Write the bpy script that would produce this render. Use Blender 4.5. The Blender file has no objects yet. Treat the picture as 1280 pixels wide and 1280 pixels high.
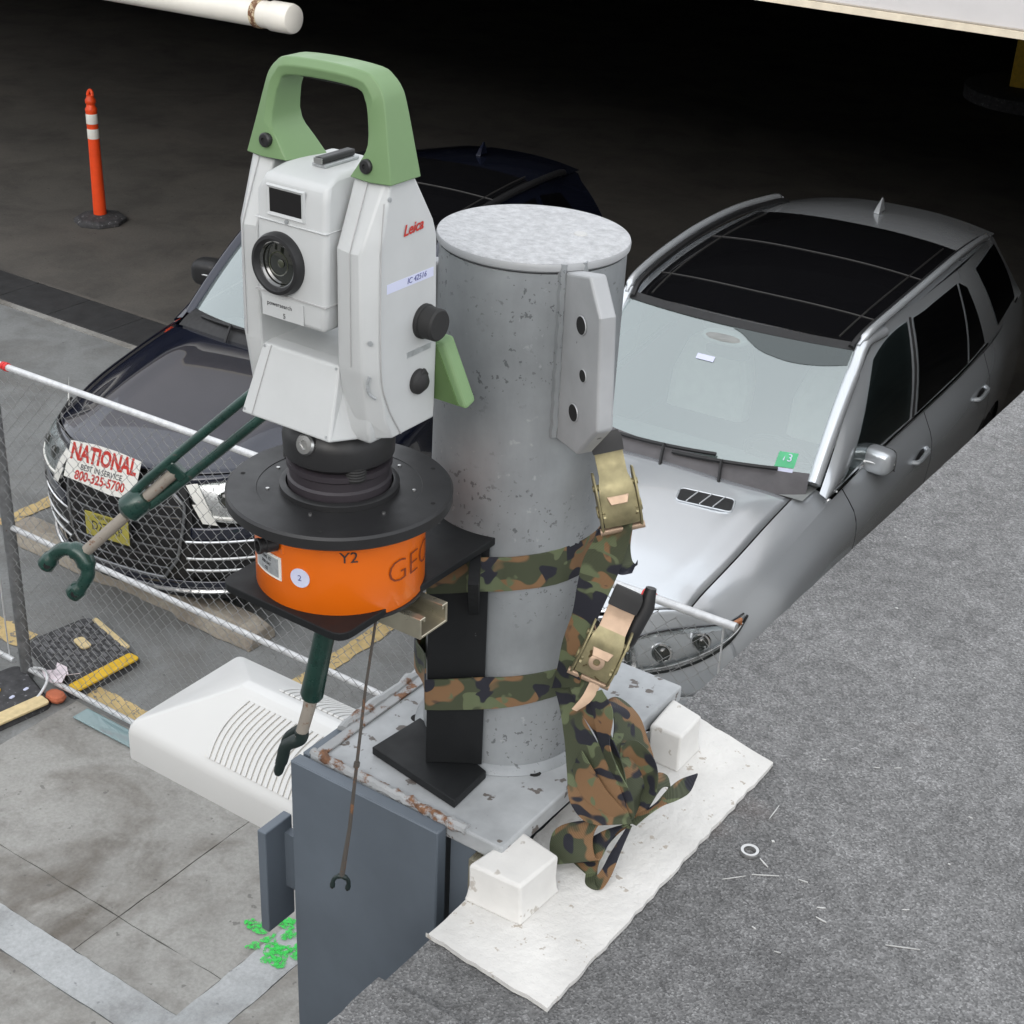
import bpy, bmesh, math, random
import numpy as np
from mathutils import Vector, Matrix

# ------------------------------------------------------------------ camera, world, sun, exposure
SC = bpy.context.scene
COL = SC.collection
CAM_Z = 4.35
cd = bpy.data.cameras.new('camera')
cam = bpy.data.objects.new('camera', cd)
COL.objects.link(cam)
cd.sensor_width = 36.0
cd.lens = 54.6
cd.clip_start = 0.02
cd.clip_end = 400
_r = Vector((0.819267, 0.572046, 0.039561)); _d = Vector((0.295427, -0.361957, -0.884144)); _f = Vector((-0.491451, 0.736037, -0.465537))
cam.matrix_world = Matrix(((_r.x, -_d.x, -_f.x, 0), (_r.y, -_d.y, -_f.y, 0), (_r.z, -_d.z, -_f.z, CAM_Z), (0, 0, 0, 1)))
SC.camera = cam

SUN_ELEV, SUN_AZ = math.radians(25), math.radians(160)      # azimuth clockwise from +Y
w = bpy.data.worlds.new('World'); SC.world = w; w.use_nodes = True
nt = w.node_tree; nt.nodes.clear()
sky = nt.nodes.new('ShaderNodeTexSky'); sky.sky_type = 'NISHITA'; sky.sun_disc = False
sky.sun_elevation = SUN_ELEV; sky.sun_rotation = SUN_AZ
sky.air_density = 1.0; sky.dust_density = 4.0; sky.ozone_density = 1.0
hs = nt.nodes.new('ShaderNodeHueSaturation'); hs.inputs['Saturation'].default_value = 0.30
bg = nt.nodes.new('ShaderNodeBackground'); bg.inputs['Strength'].default_value = 0.15
wo = nt.nodes.new('ShaderNodeOutputWorld')
nt.links.new(sky.outputs[0], hs.inputs['Color']); ov = nt.nodes.new('ShaderNodeMix'); ov.data_type = 'RGBA'; ov.inputs[0].default_value = 0.60; ov.inputs[7].default_value = (7.6, 7.8, 8.1, 1)   # even overcast
nt.links.new(hs.outputs[0], ov.inputs[6]); nt.links.new(ov.outputs[2], bg.inputs['Color']); nt.links.new(bg.outputs[0], wo.inputs['Surface'])
sl = bpy.data.lights.new('sun', 'SUN'); sl.energy = 0.6; sl.angle = math.radians(60); sl.color = (1, 0.97, 0.93)
so = bpy.data.objects.new('sun', sl); COL.objects.link(so)
sd = Vector((math.sin(SUN_AZ) * math.cos(SUN_ELEV), math.cos(SUN_AZ) * math.cos(SUN_ELEV), math.sin(SUN_ELEV)))
so.rotation_euler = (-sd).to_track_quat('-Z', 'Y').to_euler(); so.location = (0, -5, 20)
SC.view_settings.view_transform = 'Standard'; SC.view_settings.look = 'None'
SC.view_settings.gamma = 1; SC.view_settings.use_curve_mapping = False
SC.view_settings.exposure = 0.68
SC.render.engine = 'CYCLES'
SC.cycles.max_bounces = 6; SC.cycles.diffuse_bounces = 3; SC.cycles.glossy_bounces = 4; SC.cycles.transparent_max_bounces = 10

rnd = random.Random(7)

# ------------------------------------------------------------------ materials
def _nodes(name):
    m = bpy.data.materials.new(name); m.use_nodes = True
    t = m.node_tree; b = t.nodes['Principled BSDF']
    return m, t, b
def N(t, typ, **kw):
    n = t.nodes.new(typ)
    for k, v in kw.items():
        if k in n.inputs: n.inputs[k].default_value = v
        else: setattr(n, k, v)
    return n
def tex(t, scale=(1, 1, 1)):
    c = N(t, 'ShaderNodeTexCoord'); mp = N(t, 'ShaderNodeMapping'); mp.inputs['Scale'].default_value = scale
    t.links.new(c.outputs['Object'], mp.inputs['Vector']); return mp.outputs[0]
def noise(t, v, scale, detail=4, rough=0.55, dist=0):
    n = N(t, 'ShaderNodeTexNoise'); n.inputs['Scale'].default_value = scale; n.inputs['Detail'].default_value = detail
    n.inputs['Roughness'].default_value = rough; n.inputs['Distortion'].default_value = dist
    t.links.new(v, n.inputs['Vector']); return n.outputs['Fac']
def ramp(t, fac, stops, const=False):
    r = N(t, 'ShaderNodeValToRGB'); e = r.color_ramp
    if const: e.interpolation = 'CONSTANT'
    while len(e.elements) < len(stops): e.elements.new(0.5)
    for el, (p, c) in zip(e.elements, stops):
        el.position = p; el.color = (c[0], c[1], c[2], 1) if hasattr(c, '__len__') else (c, c, c, 1)
    t.links.new(fac, r.inputs[0]); return r.outputs[0]
def mix(t, fac, a, b, mode='MIX'):
    n = N(t, 'ShaderNodeMix', data_type='RGBA', blend_type=mode)
    for s, v in ((0, fac), (6, a), (7, b)):
        if hasattr(v, 'is_linked') or isinstance(v, bpy.types.NodeSocket): t.links.new(v, n.inputs[s])
        elif s == 0: n.inputs[s].default_value = v
        else: n.inputs[s].default_value = (*v[:3], 1)
    return n.outputs[2]
def bump(t, b, h, strength, dist=0.002):
    n = N(t, 'ShaderNodeBump'); n.inputs['Strength'].default_value = strength; n.inputs['Distance'].default_value = dist
    t.links.new(h, n.inputs['Height']); t.links.new(n.outputs[0], b.inputs['Normal'])
def mat(name, c, rough=0.5, metal=0.0, var=0.12, scale=12, bmp=0.0, bscale=300, bdist=0.0008, coat=0.0, spec=0.5, specks=None, rvar=0.08, trans=0):
    m, t, b = _nodes(name)
    v = tex(t); n = noise(t, v, scale)
    lo = tuple(x * (1 - var) for x in c); hi = tuple(min(1, x * (1 + var)) for x in c)
    col = ramp(t, n, [(0.3, lo), (0.7, hi)])
    if specks:
        sc, th, colr = specks
        n2 = noise(t, v, sc, 3, 0.6)
        col = mix(t, ramp(t, n2, [(th, 0), (th + 0.03, 1)]), col, colr)
    t.links.new(col, b.inputs['Base Color'])
    n3 = noise(t, v, scale * 3)
    t.links.new(ramp(t, n3, [(0.3, max(0, rough - rvar)), (0.7, min(1, rough + rvar))]), b.inputs['Roughness'])
    b.inputs['Metallic'].default_value = metal; b.inputs['Coat Weight'].default_value = coat
    b.inputs['Coat Roughness'].default_value = 0.04; b.inputs['Specular IOR Level'].default_value = spec
    if bmp: bump(t, b, noise(t, v, bscale, 3), bmp, bdist)
    return m
def glassmat(name, tint, refl=0.12, body=0.25, bodycol=(0.1, 0.12, 0.12), rough=0.02, clear=1.0):
    # window glass: a mirror-like film by Fresnel over a partly see-through tinted pane
    m, t, b = _nodes(name); t.nodes.remove(b); o = t.nodes['Material Output']
    tr = N(t, 'ShaderNodeBsdfTransparent'); tr.inputs[0].default_value = (*tint, 1)
    df = N(t, 'ShaderNodeBsdfDiffuse'); df.inputs[0].default_value = (*bodycol, 1)
    gl = N(t, 'ShaderNodeBsdfGlossy'); gl.inputs['Roughness'].default_value = rough; gl.inputs[0].default_value = (0.92, 1.0, 1.0, 1)
    m1 = N(t, 'ShaderNodeMixShader'); m1.inputs[0].default_value = body
    t.links.new(tr.outputs[0], m1.inputs[1]); t.links.new(df.outputs[0], m1.inputs[2])
    lw = N(t, 'ShaderNodeFresnel'); lw.inputs[0].default_value = 1.5
    ad = N(t, 'ShaderNodeMath', operation='ADD', use_clamp=True); ad.inputs[1].default_value = refl
    t.links.new(lw.outputs[0], ad.inputs[0])
    m2 = N(t, 'ShaderNodeMixShader'); t.links.new(ad.outputs[0], m2.inputs[0])
    t.links.new(m1.outputs[0], m2.inputs[1]); t.links.new(gl.outputs[0], m2.inputs[2]); t.links.new(m2.outputs[0], o.inputs['Surface'])
    return m

def granule_mat():
    m, t, b = _nodes('mineral_roof')
    v = tex(t)
    vo = N(t, 'ShaderNodeTexVoronoi'); vo.inputs['Scale'].default_value = 500; t.links.new(v, vo.inputs['Vector'])
    sep = N(t, 'ShaderNodeSeparateColor'); t.links.new(vo.outputs['Color'], sep.inputs[0])
    g = ramp(t, sep.outputs[0], [(0.0, 0.105), (0.35, 0.155), (0.65, 0.192), (0.9, 0.235), (1.0, 0.31)])
    big = ramp(t, noise(t, v, 2.0, 6, 0.6), [(0.3, 0.66), (0.7, 1.28)])
    mid = ramp(t, noise(t, v, 45, 3), [(0.3, 0.8), (0.7, 1.2)])
    c = mix(t, 1.0, mix(t, 1.0, g, big, 'MULTIPLY'), mid, 'MULTIPLY')
    c = mix(t, ramp(t, noise(t, v, 5, 3), [(0.66, 0), (0.78, 0.25)]), c, (0.17, 0.11, 0.09))
    t.links.new(c, b.inputs['Base Color']); b.inputs['Roughness'].default_value = 0.9
    bump(t, b, vo.outputs['Distance'], 0.6, 0.0025)
    return m
def concrete_mat(name, lo, hi, stain, s=1.0, amt=0.8):
    m, t, b = _nodes(name); v = tex(t)
    c = ramp(t, noise(t, v, 2.2 * s, 6, 0.62, 0.4), [(0.28, lo), (0.55, hi), (0.8, tuple(x * 1.12 for x in hi))])
    st = ramp(t, noise(t, v, 1.3 * s, 5, 0.62, 0.9), [(0.48, 0), (0.68, amt)])
    c = mix(t, st, c, stain)
    s2 = ramp(t, noise(t, v, 4.5 * s, 6, 0.66, 0.5), [(0.52, 0), (0.72, 0.55 * amt)])
    c = mix(t, s2, c, tuple(x * 0.8 for x in stain))
    l2 = ramp(t, noise(t, v, 3.1 * s, 6, 0.62, 0.7), [(0.60, 0), (0.74, 0.45)])
    c = mix(t, l2, c, tuple(min(1, x * 1.30) for x in hi))
    fine = ramp(t, noise(t, v, 60, 4, 0.7), [(0.25, 0.82), (0.75, 1.14)])
    c = mix(t, 1.0, c, fine, 'MULTIPLY')
    sp = ramp(t, noise(t, v, 25, 2, 0.5), [(0.70, 0), (0.74, 0.6)])
    c = mix(t, sp, c, tuple(x * 0.45 for x in lo))
    t.links.new(c, b.inputs['Base Color']); b.inputs['Roughness'].default_value = 0.88
    bump(t, b, noise(t, v, 90, 4, 0.7), 0.35, 0.004)
    return m
def camo_mat():
    m, t, b = _nodes('camouflage_webbing')
    c = N(t, 'ShaderNodeTexCoord'); mp = N(t, 'ShaderNodeMapping'); mp.inputs['Scale'].default_value = (1, 1, 1.25)
    t.links.new(c.outputs['Object'], mp.inputs['Vector']); v = mp.outputs[0]
    def off(x):
        mm = N(t, 'ShaderNodeMapping'); mm.inputs['Location'].default_value = (x, x * 1.7, -x)
        t.links.new(v, mm.inputs['Vector']); return mm.outputs[0]
    col = (0.060, 0.070, 0.040)
    k1 = ramp(t, noise(t, off(3.1), 26, 1.0, 0.4, 0.6), [(0.515, 0), (0.545, 1)])
    k2 = ramp(t, noise(t, off(7.7), 30, 1.0, 0.4, 0.8), [(0.555, 0), (0.585, 1)])
    k3 = ramp(t, noise(t, off(12.3), 34, 1.0, 0.4, 0.8), [(0.585, 0), (0.615, 1)])
    cc = mix(t, k1, col, (0.22, 0.125, 0.062))
    cc = mix(t, k3, cc, (0.125, 0.15, 0.080))
    cc = mix(t, k2, cc, (0.020, 0.021, 0.030))
    wv = N(t, 'ShaderNodeTexWave'); wv.inputs['Scale'].default_value = 260; wv.bands_direction = 'Z'
    t.links.new(c.outputs['Object'], wv.inputs['Vector'])
    cc = mix(t, 1.0, cc, ramp(t, wv.outputs['Fac'], [(0, 0.82), (1, 1.08)]), 'MULTIPLY')
    t.links.new(cc, b.inputs['Base Color']); b.inputs['Roughness'].default_value = 0.62
    b.inputs['Specular IOR Level'].default_value = 0.35
    bump(t, b, wv.outputs['Fac'], 0.25, 0.0006)
    return m
def rust_mat(name, paint, thr=0.5, sc=55):
    m, t, b = _nodes(name); v = tex(t)
    n = noise(t, v, sc, 5, 0.65)
    r = ramp(t, noise(t, v, 140, 4), [(0.3, (0.095, 0.045, 0.025)), (0.7, (0.24, 0.115, 0.055))])
    c = mix(t, ramp(t, n, [(thr, 0), (thr + 0.07, 1)]), ramp(t, noise(t, v, 30), [(0.3, tuple(x * 0.85 for x in paint)), (0.7, paint)]), r)
    t.links.new(c, b.inputs['Base Color']); b.inputs['Roughness'].default_value = 0.75
    bump(t, b, n, 0.4, 0.001)
    return m
def carpaint(name, c, metal=0.5, rough=0.3, dusty=0.14):
    m, t, b = _nodes(name); v = tex(t)
    b.inputs['Base Color'].default_value = (*c, 1)
    b.inputs['Metallic'].default_value = metal
    b.inputs['Roughness'].default_value = rough
    dust = ramp(t, noise(t, v, 2.5, 5, 0.6), [(0.35, 0.012), (0.75, dusty)]); t.links.new(dust, b.inputs['Coat Roughness'])
    b.inputs['Coat Weight'].default_value = 1.0
    return m

def pipe_mat():
    m, t, b = _nodes('grey_pipe_paint')
    v = tex(t); vs = tex(t, (1, 1, 0.25))
    base = ramp(t, noise(t, v, 9, 5, 0.6), [(0.3, (0.215, 0.23, 0.238)), (0.7, (0.32, 0.338, 0.35))])
    streak = ramp(t, noise(t, vs, 42, 4, 0.6), [(0.3, 0.93), (0.7, 1.06)])
    c = mix(t, 1.0, base, streak, 'MULTIPLY')
    chip = ramp(t, noise(t, v, 150, 3, 0.6), [(0.62, 0), (0.65, 0.75)])
    zone = ramp(t, noise(t, v, 11, 2, 0.5), [(0.48, 0), (0.56, 1)])
    k = N(t, 'ShaderNodeMath', operation='MULTIPLY'); t.links.new(chip, k.inputs[0]); t.links.new(zone, k.inputs[1])
    c = mix(t, k.outputs[0], c, (0.085, 0.09, 0.095))
    lt = ramp(t, noise(t, v, 60, 4, 0.6), [(0.66, 0), (0.72, 0.5)])
    c = mix(t, lt, c, (0.46, 0.47, 0.48))
    t.links.new(c, b.inputs['Base Color']); b.inputs['Roughness'].default_value = 0.42; b.inputs['Metallic'].default_value = 0.15
    bump(t, b, noise(t, v, 80, 4, 0.6), 0.22, 0.0012)
    return m
MT = {}
MT['pipe'] = pipe_mat()
MT['roof'] = granule_mat()
MT['camo'] = camo_mat()
MT['white_ts'] = mat('instrument_white', (0.535, 0.55, 0.55), 0.42, var=0.03, scale=30, bmp=0.08, bscale=900, bdist=0.0002)
MT['green_ts'] = mat('instrument_green', (0.165, 0.27, 0.125), 0.5, var=0.05, bmp=0.08, bscale=900, bdist=0.0002)
MT['black_ts'] = mat('black_plastic', (0.016, 0.016, 0.017), 0.45, var=0.15)
MT['grip'] = mat('black_rubber_knob', (0.020, 0.020, 0.020), 0.7, var=0.2)
MT['black_ano'] = mat('black_anodised', (0.020, 0.020, 0.021), 0.42, 0.1, var=0.15, bmp=0.05, bscale=600)
MT['black_steel'] = mat('black_painted_steel', (0.010, 0.011, 0.012), 0.55, var=0.25, specks=(60, 0.73, (0.12, 0.12, 0.12)), spec=0.3)
MT['orange'] = mat('orange_enamel', (0.82, 0.155, 0.003), 0.36, var=0.04, coat=0.2, bmp=0.05, bscale=500)
MT['orange_post'] = mat('orange_plastic', (0.85, 0.075, 0.012), 0.45, var=0.08)
MT['lens'] = mat('lens_glass', (0.012, 0.014, 0.010), 0.05, spec=0.9, coat=1.0)
MT['lens_inner'] = mat('lens_inner', (0.05, 0.055, 0.035), 0.25, spec=0.8)
MT['darkglass'] = mat('dark_window', (0.012, 0.011, 0.011), 0.12, var=0.05)
MT['chrome'] = mat('chrome', (0.80, 0.80, 0.80), 0.12, 1.0, var=0.02)
MT['alu'] = mat('aluminium', (0.62, 0.62, 0.61), 0.32, 1.0, var=0.06)
MT['galv'] = mat('galvanised_steel', (0.68, 0.69, 0.70), 0.45, 0.35, var=0.12, scale=40)
MT['galv_wire'] = mat('galvanised_wire', (0.30, 0.305, 0.305), 0.5, 0.4, var=0.08, scale=40)
MT['galv_old'] = mat('weathered_post', (0.20, 0.205, 0.21), 0.55, 0.5, var=0.25, scale=25, specks=(30, 0.7, (0.10, 0.06, 0.05)))
MT['zinc_yellow'] = mat('yellow_zinc', (0.60, 0.56, 0.44), 0.33, 0.85, var=0.12, scale=30)
MT['gold'] = mat('gold_zinc', (0.30, 0.265, 0.15), 0.50, 0.55, var=0.35, scale=38, specks=(55, 0.64, (0.10, 0.07, 0.03)))
MT['gold_pink'] = mat('iridescent_zinc', (0.46, 0.33, 0.235), 0.45, 0.5, var=0.25, scale=28)
MT['pipecap'] = mat('scaly_cap_paint', (0.43, 0.435, 0.445), 0.45, 0.1, var=0.20, scale=120, bmp=1.0, bscale=210, bdist=0.003, specks=(190, 0.68, (0.36, 0.36, 0.37)))
MT['lug'] = mat('lug_paint', (0.40, 0.41, 0.42), 0.45, 0.2, var=0.12, scale=14, bmp=0.15, bscale=90, specks=(60, 0.70, (0.12, 0.12, 0.125)))
MT['steelblue'] = mat('blue_grey_steel_paint', (0.115, 0.138, 0.165), 0.5, 0.05, var=0.16, scale=6, bmp=0.08, bscale=60, specks=(14, 0.70, (0.20, 0.19, 0.20)))
MT['capplate'] = mat('cap_plate_paint', (0.38, 0.395, 0.405), 0.55, 0.1, var=0.22, scale=16, bmp=0.3, bscale=80, bdist=0.0015, specks=(48, 0.62, (0.13, 0.115, 0.105)))
MT['rust'] = rust_mat('rusty_edge', (0.37, 0.38, 0.385), 0.535, 38)
MT['thinrod'] = rust_mat('thin_rusty_rod', (0.085, 0.075, 0.065), 0.56, 90)
MT['lugrub'] = mat('worn_rubber_lug', (0.13, 0.13, 0.135), 0.8, var=0.4, scale=30)
MT['rustrod'] = rust_mat('rusty_rod', (0.30, 0.27, 0.23), 0.60, 90)
MT['greencoat'] = mat('dark_green_enamel', (0.010, 0.042, 0.032), 0.30, 0.1, var=0.3, scale=40, coat=0.3, specks=(120, 0.68, (0.06, 0.07, 0.06)))
MT['blackjaw'] = mat('black_green_enamel', (0.012, 0.022, 0.020), 0.4, var=0.2, scale=40)
MT['whitecoat'] = mat('white_roof_coating', (0.64, 0.63, 0.605), 0.75, var=0.14, scale=9, bmp=0.6, bscale=110, bdist=0.003, specks=(75, 0.645, (0.42, 0.38, 0.33)))
MT['whiteblock'] = mat('white_curb_paint', (0.66, 0.65, 0.625), 0.7, var=0.07, scale=22, bmp=0.35, bscale=60, bdist=0.002, specks=(45, 0.66, (0.46, 0.43, 0.39)))
MT['housing'] = mat('white_moulded_plastic', (0.64, 0.64, 0.625), 0.45, var=0.03, scale=5)
MT['housing_gap'] = mat('louvre_gap', (0.62, 0.60, 0.55), 0.7)
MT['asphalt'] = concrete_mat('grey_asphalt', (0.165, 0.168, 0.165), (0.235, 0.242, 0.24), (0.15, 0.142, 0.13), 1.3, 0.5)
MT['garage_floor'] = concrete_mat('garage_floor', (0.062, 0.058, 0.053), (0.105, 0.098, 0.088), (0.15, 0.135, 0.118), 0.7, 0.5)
MT['slab'] = concrete_mat('stained_slab', (0.25, 0.242, 0.225), (0.35, 0.345, 0.325), (0.135, 0.118, 0.098), 1.15, 0.85)
MT['gutter'] = concrete_mat('pale_concrete', (0.34, 0.355, 0.36), (0.45, 0.465, 0.47), (0.25, 0.25, 0.245), 1.4, 0.75)
MT['stop'] = concrete_mat('parking_stop_concrete', (0.29, 0.25, 0.205), (0.40, 0.36, 0.30), (0.21, 0.18, 0.15), 2.2, 0.7)
MT['joint'] = mat('joint_dirt', (0.13, 0.12, 0.108), 0.95)
MT['drain'] = mat('drain_cover', (0.035, 0.035, 0.036), 0.75, var=0.2, scale=8, bmp=0.3)
MT['ylw'] = mat('worn_yellow_line', (0.56, 0.42, 0.20), 0.85, var=0.15, scale=18, specks=(24, 0.60, (0.22, 0.20, 0.17)), bmp=0.2, bscale=80)
MT['yellow'] = mat('yellow_rubber_strip', (0.72, 0.45, 0.03), 0.6, var=0.15, scale=30)
MT['cream'] = mat('faded_yellow_strip', (0.70, 0.56, 0.31), 0.65, var=0.12, scale=30)
MT['rubber'] = mat('recycled_rubber', (0.055, 0.055, 0.058), 0.8, var=0.35, scale=20, bmp=0.3, specks=(40, 0.64, (0.20, 0.20, 0.21)))
MT['tyre'] = mat('tyre_rubber', (0.014, 0.014, 0.014), 0.8)
MT['green_spray'] = mat('green_spray_paint', (0.07, 0.72, 0.12), 0.7, var=0.25, scale=40)
def spray_mat():
    m, t, b = _nodes('green_spray_paint'); o = t.nodes['Material Output']; v = tex(t)
    b.inputs['Base Color'].default_value = (0.06, 0.66, 0.11, 1); b.inputs['Roughness'].default_value = 0.8
    tr = N(t, 'ShaderNodeBsdfTransparent'); mx = N(t, 'ShaderNodeMixShader')
    n = noise(t, v, 55, 5, 0.75)
    t.links.new(ramp(t, n, [(0.40, 0.0), (0.56, 0.95)]), mx.inputs[0]); t.links.new(tr.outputs[0], mx.inputs[1]); t.links.new(b.outputs[0], mx.inputs[2])
    t.links.new(mx.outputs[0], o.inputs['Surface']); return m
MT['green_spray'] = spray_mat()
MT['pvc'] = mat('white_pvc', (0.78, 0.75, 0.68), 0.4, var=0.06, scale=3)
MT['hang'] = rust_mat('rusty_hanger', (0.60, 0.50, 0.33), 0.45, 25)
MT['beam'] = mat('painted_beam', (0.60, 0.585, 0.585), 0.7, var=0.06, scale=3, bmp=0.25, bscale=20, bdist=0.004, specks=(9, 0.70, (0.56, 0.55, 0.55)))
MT['beam_edge'] = mat('beam_drip_edge', (0.74, 0.66, 0.52), 0.7, var=0.1)
MT['dark_conc'] = mat('near_black_concrete', (0.02, 0.02, 0.019), 0.9, var=0.3, scale=1.5)  # very dark concrete for the garage interior
MT['wall'] = mat('stucco_wall', (0.42, 0.40, 0.37), 0.85, var=0.1, scale=4, bmp=0.3, bscale=40)
MT['silver'] = carpaint('silver_metallic', (0.70, 0.735, 0.77), 0.55, 0.22)
MT['navy'] = carpaint('dark_navy_metallic', (0.012, 0.015, 0.030), 0.25, 0.17, 0.035)
MT['trim'] = mat('black_trim', (0.014, 0.014, 0.015), 0.5, var=0.1)
MT['liner'] = mat('dark_liner', (0.008, 0.008, 0.008), 0.9)
MT['panroof'] = mat('glass_roof', (0.006, 0.006, 0.007), 0.06, coat=0.6, var=0.02, rvar=0.01)
MT['wind'] = glassmat('windscreen_glass', (0.74, 0.84, 0.81), 0.24, 0.22, (0.44, 0.52, 0.51))
MT['sidegl'] = glassmat('side_glass', (0.30, 0.34, 0.33), 0.04, 0.3, (0.02, 0.025, 0.025))
MT['privgl'] = glassmat('privacy_glass', (0.05, 0.05, 0.05), 0.02, 0.6, (0.006, 0.006, 0.007))
MT['lampgl'] = glassmat('lamp_glass', (0.95, 0.95, 0.95), 0.06, 0.0)
MT['grille_metal'] = mat('grille_metal', (0.27, 0.275, 0.285), 0.3, 0.85)
MT['lampint'] = mat('lamp_reflector', (0.78, 0.79, 0.80), 0.3, 0.6, var=0.25, scale=18)
MT['amber'] = mat('amber_lens', (0.42, 0.16, 0.06), 0.2)
MT['seat'] = mat('grey_seat', (0.40, 0.395, 0.37), 0.8)
MT['dash'] = mat('grey_dash', (0.26, 0.27, 0.265), 0.7)
MT['plate_y'] = mat('plate_yellow', (0.42, 0.37, 0.075), 0.4, var=0.1, scale=20)
MT['sign'] = mat('white_sign', (0.78, 0.77, 0.72), 0.45, var=0.04)
MT['red'] = mat('red_ink', (0.50, 0.03, 0.02), 0.6, var=0.05)
MT['ink'] = mat('dark_ink', (0.03, 0.03, 0.035), 0.6)
MT['brownink'] = mat('brown_ink', (0.20, 0.035, 0.008), 0.6)
MT['blueink'] = mat('blue_ink', (0.10, 0.11, 0.28), 0.6)
MT['label'] = mat('paper_label', (0.62, 0.65, 0.82), 0.5, var=0.03)
MT['silverlabel'] = mat('silver_label', (0.42, 0.44, 0.45), 0.35, 0.4, var=0.2, scale=150)
MT['redtape'] = mat('red_tape', (0.66, 0.03, 0.03), 0.5)
MT['litter'] = mat('pale_litter', (0.70, 0.62, 0.66), 0.7, var=0.2)
MT['redbrick'] = mat('red_fragment', (0.48, 0.14, 0.07), 0.85, var=0.3)
MT['pane'] = glassmat('pale_blue_film', (0.75, 0.88, 0.90), 0.10, 0.75, (0.30, 0.42, 0.44))
MT['fleck'] = mat('white_paint_fleck', (0.50, 0.50, 0.49), 0.7)
MT['purple'] = mat('dull_violet_ring', (0.030, 0.025, 0.030), 0.5)
MT['stickergreen'] = mat('green_sticker', (0.10, 0.52, 0.25), 0.5)
MT['pod_back_shade'] = mat('shaded_pod_green', (0.085, 0.15, 0.05), 0.6)
MT['seamline'] = mat('seam_shadow', (0.42, 0.42, 0.42), 0.6)
MT['brownrub'] = mat('cap_strip', (0.30, 0.31, 0.33), 0.6)

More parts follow.
